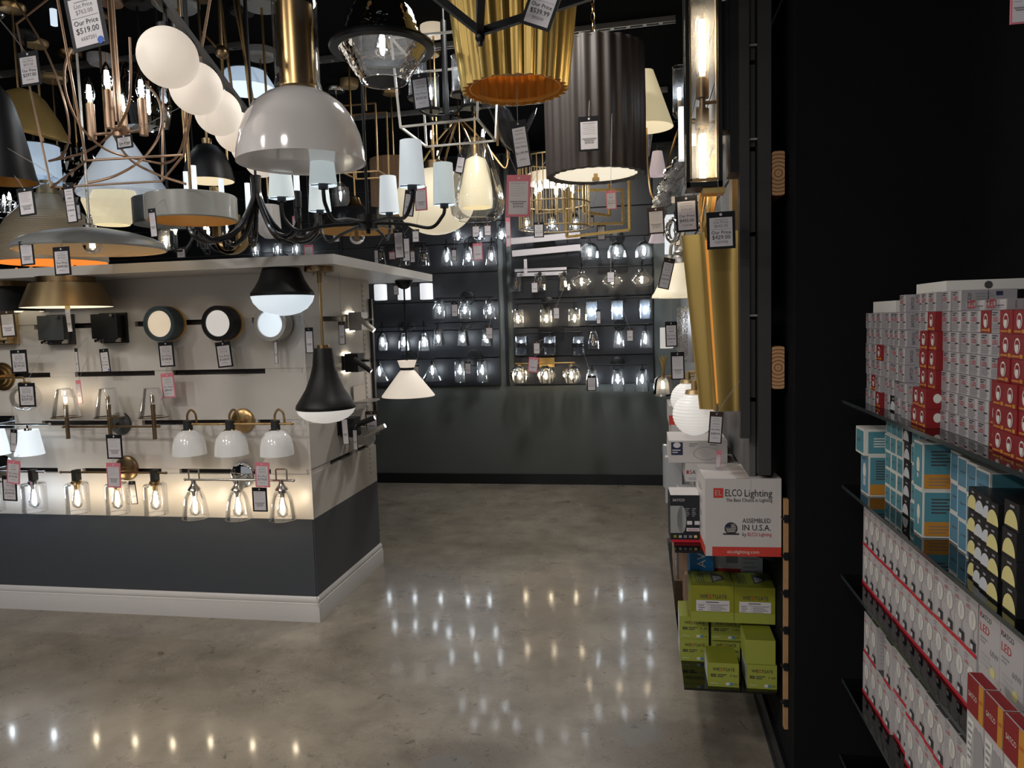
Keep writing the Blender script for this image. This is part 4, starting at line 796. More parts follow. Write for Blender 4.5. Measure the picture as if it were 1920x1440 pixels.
# swooping black arms with acrylic candles
r, s_ = hung('swoop_chandelier', 'black chandelier of swooping arms with white acrylic candles', 480, 350, 3.2, 'rod', 'black_metal', 'black_metal', top=0, cat='chandelier')
for a, rad in ((2.7, .26), (2.2, .3), (3.4, .3), (3.9, .26), (.6, .26), (0, .28), (-.5, .3), (1.2, .24)):
    e = Vector((rad*math.cos(a), rad*math.sin(a), -.16)); u_ = e.normalized()
    MB().tube(smoothpath([(u_.x*.015, u_.y*.015, .05), (u_.x*.02, u_.y*.02, -.06), (e.x*.35, e.y*.35, -.2), (e.x*.75, e.y*.75, -.245), (e.x, e.y, -.2), (e.x*1.02, e.y*1.02, -.13)], 6), .012, 'black_gloss', 8).obj('arm', r)
    MB().cyl(.017, -.13, -.06, 'black_metal', 12).obj('cup', r, (e.x*1.02, e.y*1.02, 0)); MB().cyl(.0125, -.06, .07, 'acrylic_lit', 14).obj('acrylic_candle', r, (e.x*1.02, e.y*1.02, 0))
# white milk glass egg
r, s_ = hung('glass_pendant', 'pale milk glass tumbler pendant below the swooping arms', 506, 448, 4.2, 'rod', top=62)
MB().lathe(px_prof([(20, -62), (21, -40), (22, -20), (18, -8), (9, -1), (0, 0)], s_), 'opal_off', 32).obj('glass_shade', r)
# gold U arms
r, s_ = hung('loop_chandelier', 'gold U-shaped loop chandelier above the island slab', 436, 474, 3.7, None, canopy=None, cat='chandelier')
for rad, dx, m_ in ((33, 0, 'brass'), (20, -6, 'brass')):
    MB().tube([((dx-rad)*s_, 0, .35)]+[((dx+rad*math.cos(a))*s_, 0, (rad-rad*math.sin(-a)*1)*s_) for a in [PI+PI*k/14 for k in range(15)]]+[((dx+rad)*s_, 0, .2)], 0, m_, 4, False, None, (.012, .022)).obj('loop', r)
MB().tube([(-33*s_, 0, .35), (0, 0, .4), (0, 0, CEIL-r.location.z)], .006, 'brass', 8).obj('rod', r)
# brass rod fan with ball joint
r = thing('rod_chandelier', 'brass rod chandelier fanning from a ball joint behind globes', 'chandelier', P(416, 98, 3.2), 0, 'lamps hanging from the ceiling')
MB().sph(.03, 'brass_dark', None, 20, 12).obj('ball_joint', r)
for (x0, y0, x1, y1) in ((432, -40, 478, 210), (408, -40, 440, 210), (412, 0, 418, 150), (445, -20, 470, 200), (380, 60, 416, 98)): 
    a, c = P(x0, y0, 3.25)-r.location, P(x1, y1, 3.25)-r.location; MB().tube([a, c], .0065, 'brass', 8).obj('rod', r)
MB().cyl(.008, 0, CEIL-r.location.z, 'brass_dark', 8).obj('stem', r)
# back row: big black arcs, antler, candles
r, s_ = hung('candle_chandelier', 'slender brass candle chandelier glimpsed behind the teardrop', 862, 300, 5.2, 'rod', 'brass', 'brass', top=0, cat='chandelier')
for k in range(6):
    a = 2*PI*k/6+.2; e = Vector((.34*math.cos(a), .34*math.sin(a), 0)); MB().tube(smoothpath([(0, 0, .3), (e.x*.5, e.y*.5, .12), (e.x*.9, e.y*.9, -.06), e], 6), .008, 'brass', 7).obj('arm', r); MB().cyl(.013, 0, .07, 'brass', 12).obj('candle', r, e); bulb(r, e+Vector((0, 0, .075)), 'candle', 'filament_dim', (PI, 0, 0))
r, s_ = hung('hoop_lantern', 'thin brass rectangular lantern frame behind the arm chandelier', 690, 290, 4.4, 'rod', 'brass', 'brass', top=80)
for a, c in (((-.16, 0, -.1), (-.16, 0, .3)), ((.06, 0, -.1), (.06, 0, .3)), ((-.16, 0, .3), (.06, 0, .3)), ((-.16, .2, -.1), (-.16, .2, .3)), ((.06, .2, -.1), (.06, .2, .3)), ((-.16, .2, .3), (.06, .2, .3)), ((-.16, 0, -.1), (.06, 0, -.1)), ((-.16, .2, -.1), (.06, .2, -.1)), ((-.16, 0, -.1), (-.16, .2, -.1)), ((.06, 0, -.1), (.06, .2, -.1))): MB().bar(a, c, .008, 'brass').obj('frame_bar', r)
r, s_ = hung('leaf_pendant', 'dark metal petal pendant hanging behind the gold fluted drum', 962, 240, 3.9, 'rod', top=40)
for a, tilt in ((.3, .5), (2.4, .4), (4.3, .5)): MB().lathe([(.0, .12), (.05, .07), (.065, 0), (.05, -.09), (0, -.14)], 'black_gloss', 14, T((.07*math.cos(a), .07*math.sin(a), 0)) @ RZ(a) @ RY(tilt) @ Matrix.Diagonal((.25, 1, 1, 1))).obj('petal', r)
r, s_ = hung('crystal_pendant', 'clear cracked ice glass pendant with lit bulb behind wire chandelier', 272, 235, 3.4, 'rod', top=110)
MB().lathe(px_prof([(10, -110), (45, -100), (50, -60), (50, -20), (42, 8), (0, 14)], s_), 'glass_smoke', 28).obj('glass_shade', r); bulb(r, (10*s_, 0, 70*s_), 'tube', 'filament_cool')
r, s_ = hung('feather_pendant', 'silver feathered strip pendant behind the wire chandelier', 150, 350, 3.9, 'rod', 'brass', 'brass', top=70)
b = MB()
for j in range(8):
    for k in range(14):
        a = 2*PI*k/14+.2*j; rr_ = (18+9*j)*s_; z = (78-12*j)*s_
        b.add([(rr_*math.cos(a), rr_*math.sin(a), z), (rr_*1.1*math.cos(a+.22), rr_*1.1*math.sin(a+.22), z-.012), (rr_*1.35*math.cos(a+.05), rr_*1.35*math.sin(a+.05), z-.06)], [(0, 1, 2)], 'chrome')
o = b.obj('feather_tier', r); o['kind'] = 'stuff'
r, s_ = hung('cylinder_pendant', 'white lit tube pendant at the top left corner', 100, 25, 3.4, None, canopy=None)
MB().cyl(6*s_, -22*s_, 20*s_, 'sky_panel', 18).cyl(2*s_, 20*s_, CEIL-r.location.z, 'black_metal', 8).obj('light_tube', r)
# ceiling canopies of lamps further back
for k, (px, py, rad, m_, w_) in enumerate(((190, 116, .075, 'trim_white', 'pale round ceiling canopy beside the slotted channel'), (98, 148, .085, 'brass_soft', 'soft-gold disc canopy at far left'), (330, 10, .11, 'grey_enamel', 'grey round canopy above the globe row'), (812, 62, .07, 'opal_amber', 'cream canopy plate beside the glass ring pendant'), (490, 8, .1, 'grey_enamel', 'grey canopy above the brass rods'), (488, 105, .09, 'grey_enamel', 'grey canopy disc behind the black rod'), (655, 160, .06, 'brass_soft', 'small brass canopy behind the glass ring pendant'), (925, 0, .06, 'nickel', 'nickel canopy behind the gold fluted drum'))):
    p = P(px, py, Z=CEIL-.02); o = MB().lathe([(0, -.018), (rad*.85, -.016), (rad, 0), (rad, .036), (0, .036)], m_, 28).cyl(.006, -.6-.1*k % .3, -.015, 'brass', 8).obj('ceiling_canopy', None, p); tag(o, w_+' with thin rod', 'canopy', 'ceiling canopies')

r, s_ = hung('candle_chandelier', 'black candle chandelier with lit candle bulbs behind the short grey drum', 372, 462, 4.3, 'rod', top=0, cat='chandelier')
for k in range(5):
    a = 2*PI*k/5+.5; e = Vector((.17*math.cos(a), .17*math.sin(a), 0)); MB().tube(smoothpath([(0, 0, .12), (e.x*.5, e.y*.5, -.02), (e.x, e.y, -.03), e], 5), .007, 'black_metal', 7).obj('arm', r); cs = MB().cyl(.012, 0, .08, 'black_metal', 12).obj('candle', r, e); bulb(cs, (0, 0, .085), 'candle', 'filament_cool', (PI, 0, 0))
r, s_ = hung('crystal_chandelier', 'tiered crystal and chrome chandelier at the far left edge', 8, 440, 4.1, 'chain', 'chrome', 'chrome', top=95, cat='chandelier')
for j, (R_, z) in enumerate(((.1, .2), (.13, .12), (.1, .04))):
    MB().ring(R_, .004, 'chrome', T((0, 0, z)), 32, 6).obj('hoop', r)
    for k in range(16): a = 2*PI*k/16+j*.2; put('crystal_drop', cached('crystal_drop', lambda: MB().lathe([(0, 0), (.008, -.012), (.009, -.03), (0, -.05)], 'crystal', 6)), r, (R_*math.cos(a), R_*math.sin(a), z))
for k in range(3): a = 2*PI*k/3; cs = MB().cyl(.01, 0, .05, 'chrome', 12).obj('candle', r, (.06*math.cos(a), .06*math.sin(a), .14)); bulb(cs, (0, 0, .055), 'candle', 'filament_cool', (PI, 0, 0))
r, s_ = hung('glass_pendant', 'clear glass cylinder pendant with lit bulb behind the black drum', 312, 470, 4.5, 'rod', top=44)
MB().lathe(px_prof([(4, -44), (13, -42), (13, 0)], s_), 'glass_clear', 24).obj('glass_shade', r); so = MB().cyl(.016, 36*s_, 46*s_, 'black_metal', 14).obj('socket', r); bulb(so, (0, 0, 36*s_), 'edison', 'filament_warm')
r, s_ = hung('lantern_pendant', 'clear glass lantern pendant with brass cap behind the arm chandelier', 640, 395, 4.9, 'rod', 'nickel', 'nickel', top=50)
MB().lathe(px_prof([(6, -50), (16, -42), (17, 0)], s_), 'glass_clear', 24).obj('glass_shade', r); so = MB().cyl(.02, 38*s_, 52*s_, 'nickel', 14).obj('cap', r); bulb(so, (0, 0, 38*s_), 'candle', 'filament_dim')
# ------------------------------------------------------------------ lamps on the right display wall (they face the aisle, -X)
DW = .345
def dlamp(name, label, y, z): return thing(name, label, 'wall lamp', (DW, y, z), -PI/2, 'lamps on the right display wall')
def W2L(r, p): return RZ(PI/2) @ (Vector(p)-r.location)      # world point -> local frame of a lamp turned to the aisle
# box lantern sconce
r = dlamp('lantern_sconce', 'tall black lantern sconce with brass lining and two lit tube bulbs', 2.575, 2.05)
def lb(nm, x0, x1, y0, y1, z0, z1, m): b = MB().box(x0-DW, x1-DW, y0-2.575, y1-2.575, z0-2.05, z1-2.05, m, ); o = b.obj(nm, r); o.matrix_parent_inverse = r.matrix_world.inverted() if False else RZ(PI/2); return o
X0, X1, Y0, Y1, Z0, Z1 = .148, .262, 2.52, 2.64, 2.02, 2.72
for x in (X0, X1-.012):
    for y in (Y0, Y1-.012): lb('corner_post', x, x+.012, y, y+.012, Z0, Z1, 'black_metal')
for z in (Z0, Z1-.016): lb('frame_plate', X0, X1, Y0, Y1, z, z+.016, 'black_metal')
for z in (Z0+.018, Z1-.04):
    for a in ((X0+.013, X1-.013, Y0+.003, Y0+.01), (X0+.013, X1-.013, Y1-.01, Y1-.003)): lb('brass_rail', a[0], a[1], a[2], a[3], z, z+.01, 'brass')
for x in (X0+.013, X1-.018): lb('brass_stile', x, x+.005, Y0+.003, Y0+.01, Z0+.02, Z1-.03, 'brass')
lb('glass_pane', X0+.012, X1-.012, Y0+.011, Y0+.013, Z0+.016, Z1-.016, 'glass_clear'); lb('glass_pane', X0+.003, X0+.005, Y0+.013, Y1-.013, Z0+.016, Z1-.016, 'glass_clear')
lb('brass_back', X1-.012, X1-.008, Y0+.012, Y1-.012, Z0+.016, Z1-.016, 'brass_soft'); lb('backplate', .285, DW, 2.515, 2.645, 2.06, 2.75, 'black_metal'); lb('backplate_link', X1, .285, 2.54, 2.62, 2.2, 2.6, 'black_metal')
lb('gold_foot', .2, .27, 2.53, 2.6, 2.0, 2.018, 'gold_leaf')
c = W2L(r, (.205, 2.58, 2.3))
MB().cyl(.021, .015, .075, 'brass_dark', 18).cyl(.021, -.075, -.02, 'brass_dark', 18).cyl(.01, -.02, .015, 'brass_dark', 10).obj('socket', r, c); MB().tube([c, c+Vector((0, .08, 0))], .006, 'brass_dark', 8).obj('socket_arm', r)
bulb(r, c+Vector((0, 0, .08)), 'tube', 'filament_warm', (PI, 0, 0), 1.45); bulb(r, c+Vector((0, 0, -.08)), 'tube', 'filament_warm', (0, 0, 0), 1.35)
# corrugated gold sconce
r = dlamp('wave_sconce', 'tall tapered gold sconce of rippled metal folds', 2.66, 1.28)
def fold(a0, a1, m, off=0, z0=0, z1=.6):
    b = MB(); n, k_ = 40, 8; vs = []
    for j in range(k_+1):
        t = j/k_; ra, rb = (.135+.05*t-off), (.1-off)
        for i in range(n+1):
            a = a0+(a1-a0)*i/n; q = 1+.13*math.cos(a*8+.4); vs.append((rb*q*math.cos(a), -ra*q*math.sin(a), z0+(z1-z0)*t))
    return b.add(vs, [(j*(n+1)+i, j*(n+1)+i+1, (j+1)*(n+1)+i+1, (j+1)*(n+1)+i) for j in range(k_) for i in range(n)], m)
fold(.05, PI*.215, 'gold_soft').obj('front_fold', r); fold(PI*.228, PI-.05, 'gold_soft').obj('rear_fold', r); fold(.05, PI-.05, 'copper_glow', .03, .02, .58).obj('inner_glow', r)
MB().box(-.085, .085, -.03, 0, 0, .6, 'brass_dark').obj('backplate', r)
# ribbon sconce, half hidden
r = dlamp('ribbon_sconce', 'sconce of wrapped gold ribbons below the lantern', 2.86, 1.84)
for k in range(7):
    x = -.06+.02*k; MB().tube(smoothpath([(x*.3, -.06, 0), (x*1.2, -.1-.01*(k % 3), .06), (x*1.6, -.12+.006*k, .2), (x*.9, -.08, .34)], 6), 0, 'gold_soft' if k % 2 else 'gold_paint', 4, False, None, (.011, .003)).obj('ribbon', r)
MB().box(-.05, .05, -.02, 0, .0, .36, 'brass').obj('backplate', r); MB().ring(.06, .005, 'brass', T((0, -.1, .01)), 28, 6).obj('loop', r)
# white lit bars
for (px0, px1, ya, yb, Y, lab) in ((1272, 1289, 203, 300, 3.3, 'frosted lit bar sconce beside the box lantern'), (1246, 1264, 404, 476, 4.6, 'flat white lit bar sconce above the bell shade')):
    a, c = P(px0, ya, Y), P(px1, yb, Y); r = dlamp('bar_sconce', lab, Y, c.z); q = W2L(r, ((a.x+c.x)/2, Y, c.z)); w_ = (c.x-a.x)/2
    MB().box(q.x-.025, q.x+.025, q.y-w_, q.y+w_, 0, a.z-c.z, 'opal_lit').obj('light_bar', r); MB().box(q.x-.03, q.x+.03, q.y+w_, q.y+w_+.012, -.02, a.z-c.z+.02, 'chrome').obj('mirror_plate', r); MB().box(-.03, .03, q.y+w_+.012, 0, .05, .1, 'nickel').obj('bracket', r)
# swing arm lamp with cream cone shade
sp_ = P(1212, 240, 4.25); r = dlamp('swing_arm_lamp', 'brass swing-arm lamp with cream cone fabric shade', 4.3, 2.1); s_ = mpp(1212, 240, 4.25); q = W2L(r, sp_)
MB().shell([(14*s_, 104*s_), (50*s_, 0)], 'fabric_cream', 'opal_cream', .003, 40).obj('cone_shade', r, q)
e = W2L(r, P(1228, 372, 4.25)); f_ = W2L(r, P(1276, 236, 4.3)); MB().tube(smoothpath([q, W2L(r, P(1214, 300, 4.25)), W2L(r, P(1220, 358, 4.25)), e, W2L(r, P(1240, 355, 4.25)), f_, (0, 0, f_.z)], 8), .006, 'brass', 8).obj('arm', r); MB().lathe([(0, .02), (.05, .02), (.06, 0)], 'brass', 28, T((0, 0, f_.z)) @ RX(PI/2)).obj('backplate', r)
# pink shade lamp, lattice glass, stone strand
for (px, yt, yb, rt, rb, Y, m_, nm, lab, gm) in ((1233, 284, 330, 9, 17, 4.4, 'fabric_pink', 'shade_sconce', 'sconce with pale pink tapered shade behind the swing arm', 'fabric_pink'), (1214, 240, 292, 12, 4, 4.6, 'crystal', 'lattice_sconce', 'dark lattice glass sconce beside the brown drum', 'crystal'),
        (1300, 575, 678, 28, 30, 3.05, 'crystal', 'crystal_sconce', 'crystal rod drum sconce behind the gold folds', 'crystal'), (1250, 614, 653, 12, 12, 4.6, 'opal_pearl', 'cylinder_sconce', 'white lit cylinder sconce behind price tags', 'opal_pearl'), (1232, 428, 455, 7, 16, 5.0, 'fabric_pink', 'shade_sconce', 'small pale shade sconce under the brown tag', 'fabric_pink')):
    p = P(px, yb, Y); s_ = mpp(px, yb, Y); r = dlamp(nm, lab, Y, p.z); q = W2L(r, p); h_ = P(px, yt, Y).z-p.z
    MB().shell([(rt*s_, h_), (rb*s_, 0)], m_, gm, .003, 32, None, (lambda a, t: 1+.05*math.cos(18*a)) if nm[0] == 'c' and nm[1] == 'r' else None).obj('shade', r, q)
    MB().tube([(q.x, q.y, h_*.6), (q.x, q.y, h_+.03), (q.x, 0, h_+.03)], .006, 'black_metal', 8).obj('arm', r); MB().box(-.04, .04, -.02, 0, h_-.03, h_+.09, 'nickel').obj('backplate', r)
    if nm in ('crystal_sconce',): bulb(r, q+Vector((0, 0, h_-.03)), 'candle', 'filament_cool')
pa, pb = P(1245, 300, 3.7), P(1262, 402, 3.7); r = dlamp('stone_sconce', 'rough silvery cast-glass strip sconce', 3.7, pb.z); q = W2L(r, pb)
b = MB(); n = 12
for k in range(n): b.sph(.045+.012*math.sin(k*2.3), 'crystal', T((.01*math.sin(k*3.1), q.y-.02+.07*(k/n-.5)*1.6, (pa.z-pb.z)*k/n)) @ RZ(k) @ Matrix.Diagonal((.7, 1, .7, 1)), 10, 6)
o = b.obj('cast_glass', r); MB().box(-.03, .03, -.2, 0, .05, .08, 'silver_brushed').obj('bracket', r)
p = P(1262, 432, 3.3); r = dlamp('ring_sconce', 'small round chrome beaded sconce behind tag', 3.3, p.z); q = W2L(r, p); MB().ring(.045, .012, 'chrome', T(q) @ RX(PI/2) @ RY(.5), 28, 10).obj('ring', r); MB().tube([q, (q.x, 0, 0)], .006, 'chrome', 8).obj('arm', r)
# bell shades on nickel arms
for (px, Y, lab) in ((1279, 2.98, 'brushed nickel sconce with creamy bell glass shade beside the gold folds'), (1258, 3.6, 'creamy bell glass sconce further along behind its twin')):
    p = P(px, 558, Y); s_ = mpp(1279, 558, 2.98); r = dlamp('bell_sconce', lab, Y, p.z); q = W2L(r, p)
    MB().shell(px_prof([(17, -64), (20, -58), (26, -34), (37, -12), (42, -6), (43, 0)], s_), 'opal_cream', 'opal_cream', .003, 40).obj('bell_shade', r, q); MB().lathe(px_prof([(0, -96), (13, -94), (13, -88), (16, -84), (14, -78), (18, -72), (18, -64), (0, -63)], s_), 'silver_brushed', 24).obj('fitter', r, q)
    MB().tube(smoothpath([q+Vector((0, 0, 94*s_)), q+Vector((0, .01, 122*s_)), q+Vector((0, .07, 135*s_)), q+Vector((0, .11, 110*s_)), (q.x, 0, 100*s_)], 6), .0085, 'silver_brushed', 8).obj('gooseneck', r); MB().lathe([(0, .02), (.05, .02), (.06, 0)], 'silver_brushed', 24, T((q.x, 0, 100*s_)) @ RX(PI/2)).obj('backplate', r)
# jar glass with gold coral stem
p = P(1243, 742, 5.2); r = dlamp('coral_sconce', 'clear glass tumbler sconce with gold coral stem, lit warm', 5.2, p.z); q = W2L(r, p); s_ = mpp(1243, 742, 5.2)
MB().lathe(px_prof([(9, -38), (16, -30), (18, -15), (19, -4), (15, 0)], s_), 'glass_ribbed', 28).obj('glass_shade', r, q); bulb(r, q+Vector((0, 0, 30*s_)), 'small', 'filament_warm', (0, 0, 0), 1.3)
for k in range(4): MB().tube(smoothpath([q+Vector((0, 0, 32*s_)), q+Vector((.012*(k-1.5), .01*(k % 2), 52*s_)), q+Vector((.02*(k-1.5), -.02+.015*k, 72*s_+.01*(k % 2)))], 4), .006, 'gold_leaf', 6).obj('coral_branch', r)
MB().tube([q+Vector((0, 0, 36*s_)), (q.x, 0, 36*s_)], .008, 'gold_leaf', 8).obj('arm', r)
# ribbed opal globes
for (px, py, R_, Y, lab) in ((1302, 776, 40, 2.76, 'white ribbed globe sconce on brass arm below the gold folds'), (1290, 748, 32, 3.25, 'second white ribbed globe sconce behind the nearer globe')):
    p = P(px, py, Y); s_ = mpp(px, py, Y); r = dlamp('globe_sconce', lab, Y, p.z); q = W2L(r, p); b = MB(); n = 60; pr = []
    for k in range(n+1): a = PI*k/n; rr = R_*s_*(1+.012*math.cos(40*a)); pr.append((rr*math.sin(a), rr*math.cos(a)))
    b.lathe(pr, 'opal_warm' if R_ == 0 else 'opal_pearl', 36); b.obj('ribbed_globe', r, q); z = R_*s_
    MB().lathe([(0, z+.012), (.03, z+.01), (.034, z-.004), (0, z-.004)], 'brass_soft', 24).cyl(.011, z, z+.045, 'brass_soft', 12).obj('cap', r, q); MB().tube([q+Vector((0, 0, z+.04)), (q.x, 0, z+.04)], .009, 'brass_soft', 8).obj('arm', r); MB().box(-.05, .05, -.02, 0, z-.03, z+.1, 'black_metal').obj('backplate', r)

p = P(1274, 212, 3.55); r = dlamp('glass_sconce', 'clear glass cylinder sconce with lit candle bulb beside the box lantern', 3.55, p.z); q = W2L(r, p); s_ = mpp(1274, 212, 3.55)
MB().lathe([(12*s_, 0), (12*s_, 84*s_)], 'glass_clear', 24).ring(12*s_, .0015, 'glass_rim', T((0, 0, 84*s_)), 24, 6).obj('glass_cylinder', r, q); so = MB().lathe([(0, -.03), (.02, -.02), (13*s_, 0), (0, .004)], 'nickel', 20).cyl(.009, 0, .05, 'nickel', 12).obj('cup', r, q); bulb(so, (0, 0, .055), 'candle', 'filament_cool', (PI, 0, 0)); MB().tube([q+Vector((0, 0, -.02)), q+Vector((0, .06, -.05)), (q.x, 0, -.05)], .006, 'nickel', 8).obj('arm', r)
# ------------------------------------------------------------------ cartons on the right display shelves
def glass_shelf(label, x0, x1, y0, y1, z, m='glass_shelf', group='glass shelves'):
    o = MB().box(x0, x1, y0, y1, -.008, 0, m).obj('glass_shelf', None, (0, 0, z)); return tag(o, label, 'shelf', group)
glass_shelf('lowest glass shelf under the green cartons', .128, .446, 2.58, 4.4, .3); glass_shelf('glass shelf under the white carton by the aisle', .1, .446, 2.56, 4.6, .8)
for k, z in enumerate((.3, .8)):
    for y in (2.72, 3.6, 4.3): o = MB().add([(0, -.006, 0), (0, .006, 0), (-.26, .006, 0), (-.26, -.006, 0), (0, -.006, -.07), (0, .006, -.07)], [(0, 1, 2, 3), (0, 3, 4), (1, 5, 2), (4, 3, 2, 5), (0, 4, 5, 1)], 'base_black').obj('shelf_bracket', wr, (.448, y, z-.009))
def carton(name, label, w_, d_, h_, m, loc, rz=0, prints=None, group='cartons on the aisle shelves', top=None, cat='carton', key=None):
    """front faces -Y; loc = bottom centre"""
    if key and key in _cache: me = _cache[key]
    else:
        b = MB(); e = .0015; b.box(-w_/2, w_/2, -d_/2, d_/2, 0, h_, m)
        if top: b.add([(-w_/2+e, -d_/2+e, h_+.0006), (w_/2-e, -d_/2+e, h_+.0006), (w_/2-e, d_/2-e, h_+.0006), (-w_/2+e, d_/2-e, h_+.0006)], [(0, 1, 2, 3)], top)
        if prints: prints(b, w_, d_, h_)
        me = b.mesh(name, 20)
        if key: _cache[key] = me
    return tag(put(name, me, None, loc, (0, 0, rz)), label, cat, group)
def side(w_, d_, left=False): return T((-w_/2 if left else w_/2, 0, 0)) @ RZ(-PI/2 if left else PI/2)     # print plane on the side face, use y=-.0006
def lines(b, x0, x1, z0, z1, n, m, y, mx=None):
    for k in range(n):
        z = z0+(z1-z0)*(k+.5)/n; t_ = abs(z1-z0)/n*.22; b.rect(x0, z-t_, x0+(x1-x0)*(.6+.4*((k*37) % 10)/10), z+t_, m, y, mx)
def pr_elco(b, w_, d_, h_):
    y = -d_/2-.0008; y2 = y-.0006
    b.rect(-w_/2+.022, .0, w_/2, .032, 'carton_red', y); b.txt('elcolighting.com', 0, .015, .016, 'bulb_edge', y2)
    b.rect(-w_*.39, h_*.755, -w_*.26, h_*.88, 'carton_red', y); b.txt('EL', -w_*.325, h_*.815, .024, 'tape', y2)
    b.fit('ELCO', -w_*.235, -w_*.015, h_*.815, .034, 'ink', y2); b.fit('Lighting', w_*.02, w_*.38, h_*.812, .034, 'ink', y2); b.fit('The Best Choice in Lighting', -w_*.225, w_*.38, h_*.725, .0165, 'ink', y2)
    b.disc(-w_*.16, h_*.36, .021, 'ink', y, None, 24)
    for k in range(5): b.rect(-w_*.16-.017+abs(k-2)*.002, h_*.36-.012+k*.0058, -w_*.16+.017-abs(k-2)*.002, h_*.36-.0088+k*.0058, 'tape', y2)
    b.rect(-w_*.16-.015, h_*.36+.002, -w_*.16, h_*.36+.015, 'flag_navy', y2-.0004); b.rect(-w_*.16-.026, h_*.36-.021, -w_*.16+.026, h_*.36-.016, 'ink', y2)
    b.fit('ASSEMBLED', -w_*.01, w_*.36, h_*.46, .021, 'ink', y2); b.fit('IN U.S.A.', -w_*.01, w_*.36, h_*.37, .028, 'ink', y2); b.fit('by', -w_*.01, w_*.04, h_*.285, .0165, 'ink', y2); b.fit('ELCO Lighting', w_*.06, w_*.37, h_*.285, .0165, 'ink_red', y2)
    b.rect(-d_/2, 0, d_/2, .032, 'carton_red', -.0008, side(w_, d_, True))
    for k in range(4): lines(b, -d_*.25, d_*.2, .06+.045*k, .085+.045*k, 3, 'ink_grey', -.0008, side(w_, d_, True))
    b.add([(-.02, -d_/2, h_+.001), (.025, -d_/2, h_+.001), (.025, d_/2, h_+.001), (-.02, d_/2, h_+.001)], [(0, 1, 2, 3)], 'tape'); b.rect(-.02, h_-.05, .025, h_, 'carton_white', y)
carton('shipping_carton', 'large white shipping carton with red stripe overhanging the shelf', .244, .25, .262, 'carton_white', (.315, 2.63, .803), .04, pr_elco)
def pr_satco_black(b, w_, d_, h_):
    y = -d_/2-.0008; y2 = y-.0006
    b.rect(-w_/2, 0, w_/2, .01, 'strip_red', y); b.txt('SATCO', -w_*.22, h_*.9, .013, 'bulb_edge', y2); b.rect(-w_*.5, h_*.2, -w_*.1, h_*.78, 'pewter', y); b.disc(-w_*.12, h_*.49, h_*.29, 'pewter', y, None, 24, .32)
    for k in range(3): lines(b, -w_*.02+k*.025, w_*.16+k*.022, h_*.55, h_*.74, 5, 'ink_grey', y2)
    for x in (.05, .3): b.rect(w_*x, h_*.38, w_*(x+.17), h_*.46, 'paper', y2)
    b.rect(w_*.03, h_*.24, w_*.46, h_*.31, 'paper', y2); b.rect(w_*.08, h_*.267, w_*.42, h_*.28, 'ink_red', y2-.0003)
    for k, c_ in enumerate(('carton_green', 'paper', 'ink_grey', 'ink_grey', 'bulb_yellow')): b.rect(-w_*.4+k*w_*.17, h_*.1, -w_*.3+k*w_*.17, h_*.155, c_, y2)
    b.txt('FC', -w_*.18, h_*.13, .012, 'ink', y2-.0004)
carton('lamp_box', 'black lamp box with window and red foot on the upper shelf', .105, .13, .17, 'carton_black', (.14, 2.72, .801), .03, pr_satco_black, top='carton_white')
def pr_satco(b, w_, d_, h_):
    y = -d_/2-.0008; b.txt('SATCO', -w_*.1, h_*.5, min(h_*.4, .022), 'ink', y); b.rect(-w_*.1-.047, h_*.42, -w_*.1-.038, h_*.6, 'ink_red', y); lines(b, -w_*.4, w_*.1, h_*.08, h_*.25, 2, 'ink_faint', y)
    for k in range(3): b.add([(-w_*.35+k*w_*.25, -d_*.3, h_+.001), (-w_*.2+k*w_*.25, -d_*.3, h_+.001), (-w_*.2+k*w_*.25, d_*.25, h_+.001), (-w_*.35+k*w_*.25, d_*.25, h_+.001)], [(0, 1, 2, 3)], 'ink_faint')
carton('white_carton', 'white lamp carton on the left of the stacked pair behind the big carton', .13, .2, .075, 'carton_white', (.225, 3.08, .95), 0, pr_satco); carton('white_carton', 'white lamp carton beside the wall at the right of the stacked pair', .1, .2, .075, 'carton_white', (.345, 3.08, .95), 0, pr_satco)
carton('white_carton', 'white lamp carton lying under the stacked pair', .2, .3, .148, 'carton_white', (.3, 3.08, .8015), 0, pr_satco)
def pr_disk(b, w_, d_, h_):
    y = -d_/2-.0008; b.rect(-w_*.46, h_*.35, -w_*.26, h_*.93, 'flag_navy', y); b.disc(-w_*.36, h_*.8, .011, 'paper', y-.0005, None, 18, 1.3); lines(b, -w_*.44, -w_*.28, h_*.42, h_*.62, 2, 'paper', y-.0005)
    b.disc(w_*.14, h_*.42, h_*.3, 'ink_faint', y, None, 28, 1.9); b.disc(w_*.14, h_*.42, h_*.27, 'carton_white', y-.0005, None, 28, 1.9); lines(b, -w_*.15, w_*.02, h_*.72, h_*.9, 2, 'ink_grey', y); lines(b, w_*.2, w_*.4, h_*.75, h_*.88, 1, 'ink_grey', y)
carton('white_carton', 'long white carton printed with a disk light below the ribbed globe', .225, .24, .088, 'carton_white', (.21, 3.1, 1.026), 0, pr_disk)
carton('white_carton', 'white carton with red foot behind the ribbed globe', .16, .3, .09, 'carton_white', (.2, 3.75, 1.09), 0, lambda b, w_, d_, h_: b.rect(-w_/2, 0, w_/2, h_*.5, 'carton_red', -d_/2-.0008))
carton('white_carton', 'tall white carton under the red-footed carton at the back', .18, .36, .288, 'carton_white', (.22, 3.76, .8015))
carton('white_carton', 'small white box standing at the aisle edge of the upper shelf', .055, .16, .13, 'pale_pack', (.155, 2.93, .8015), 0, pr_satco); carton('white_carton', 'small grey-white box behind the black lamp box', .06, .14, .11, 'carton_white', (.215, 2.88, .8015))
carton('white_carton', 'white lamp carton tucked behind the big carton next to the wall', .1, .16, .12, 'carton_white', (.385, 2.86, .8015), 0, pr_satco)
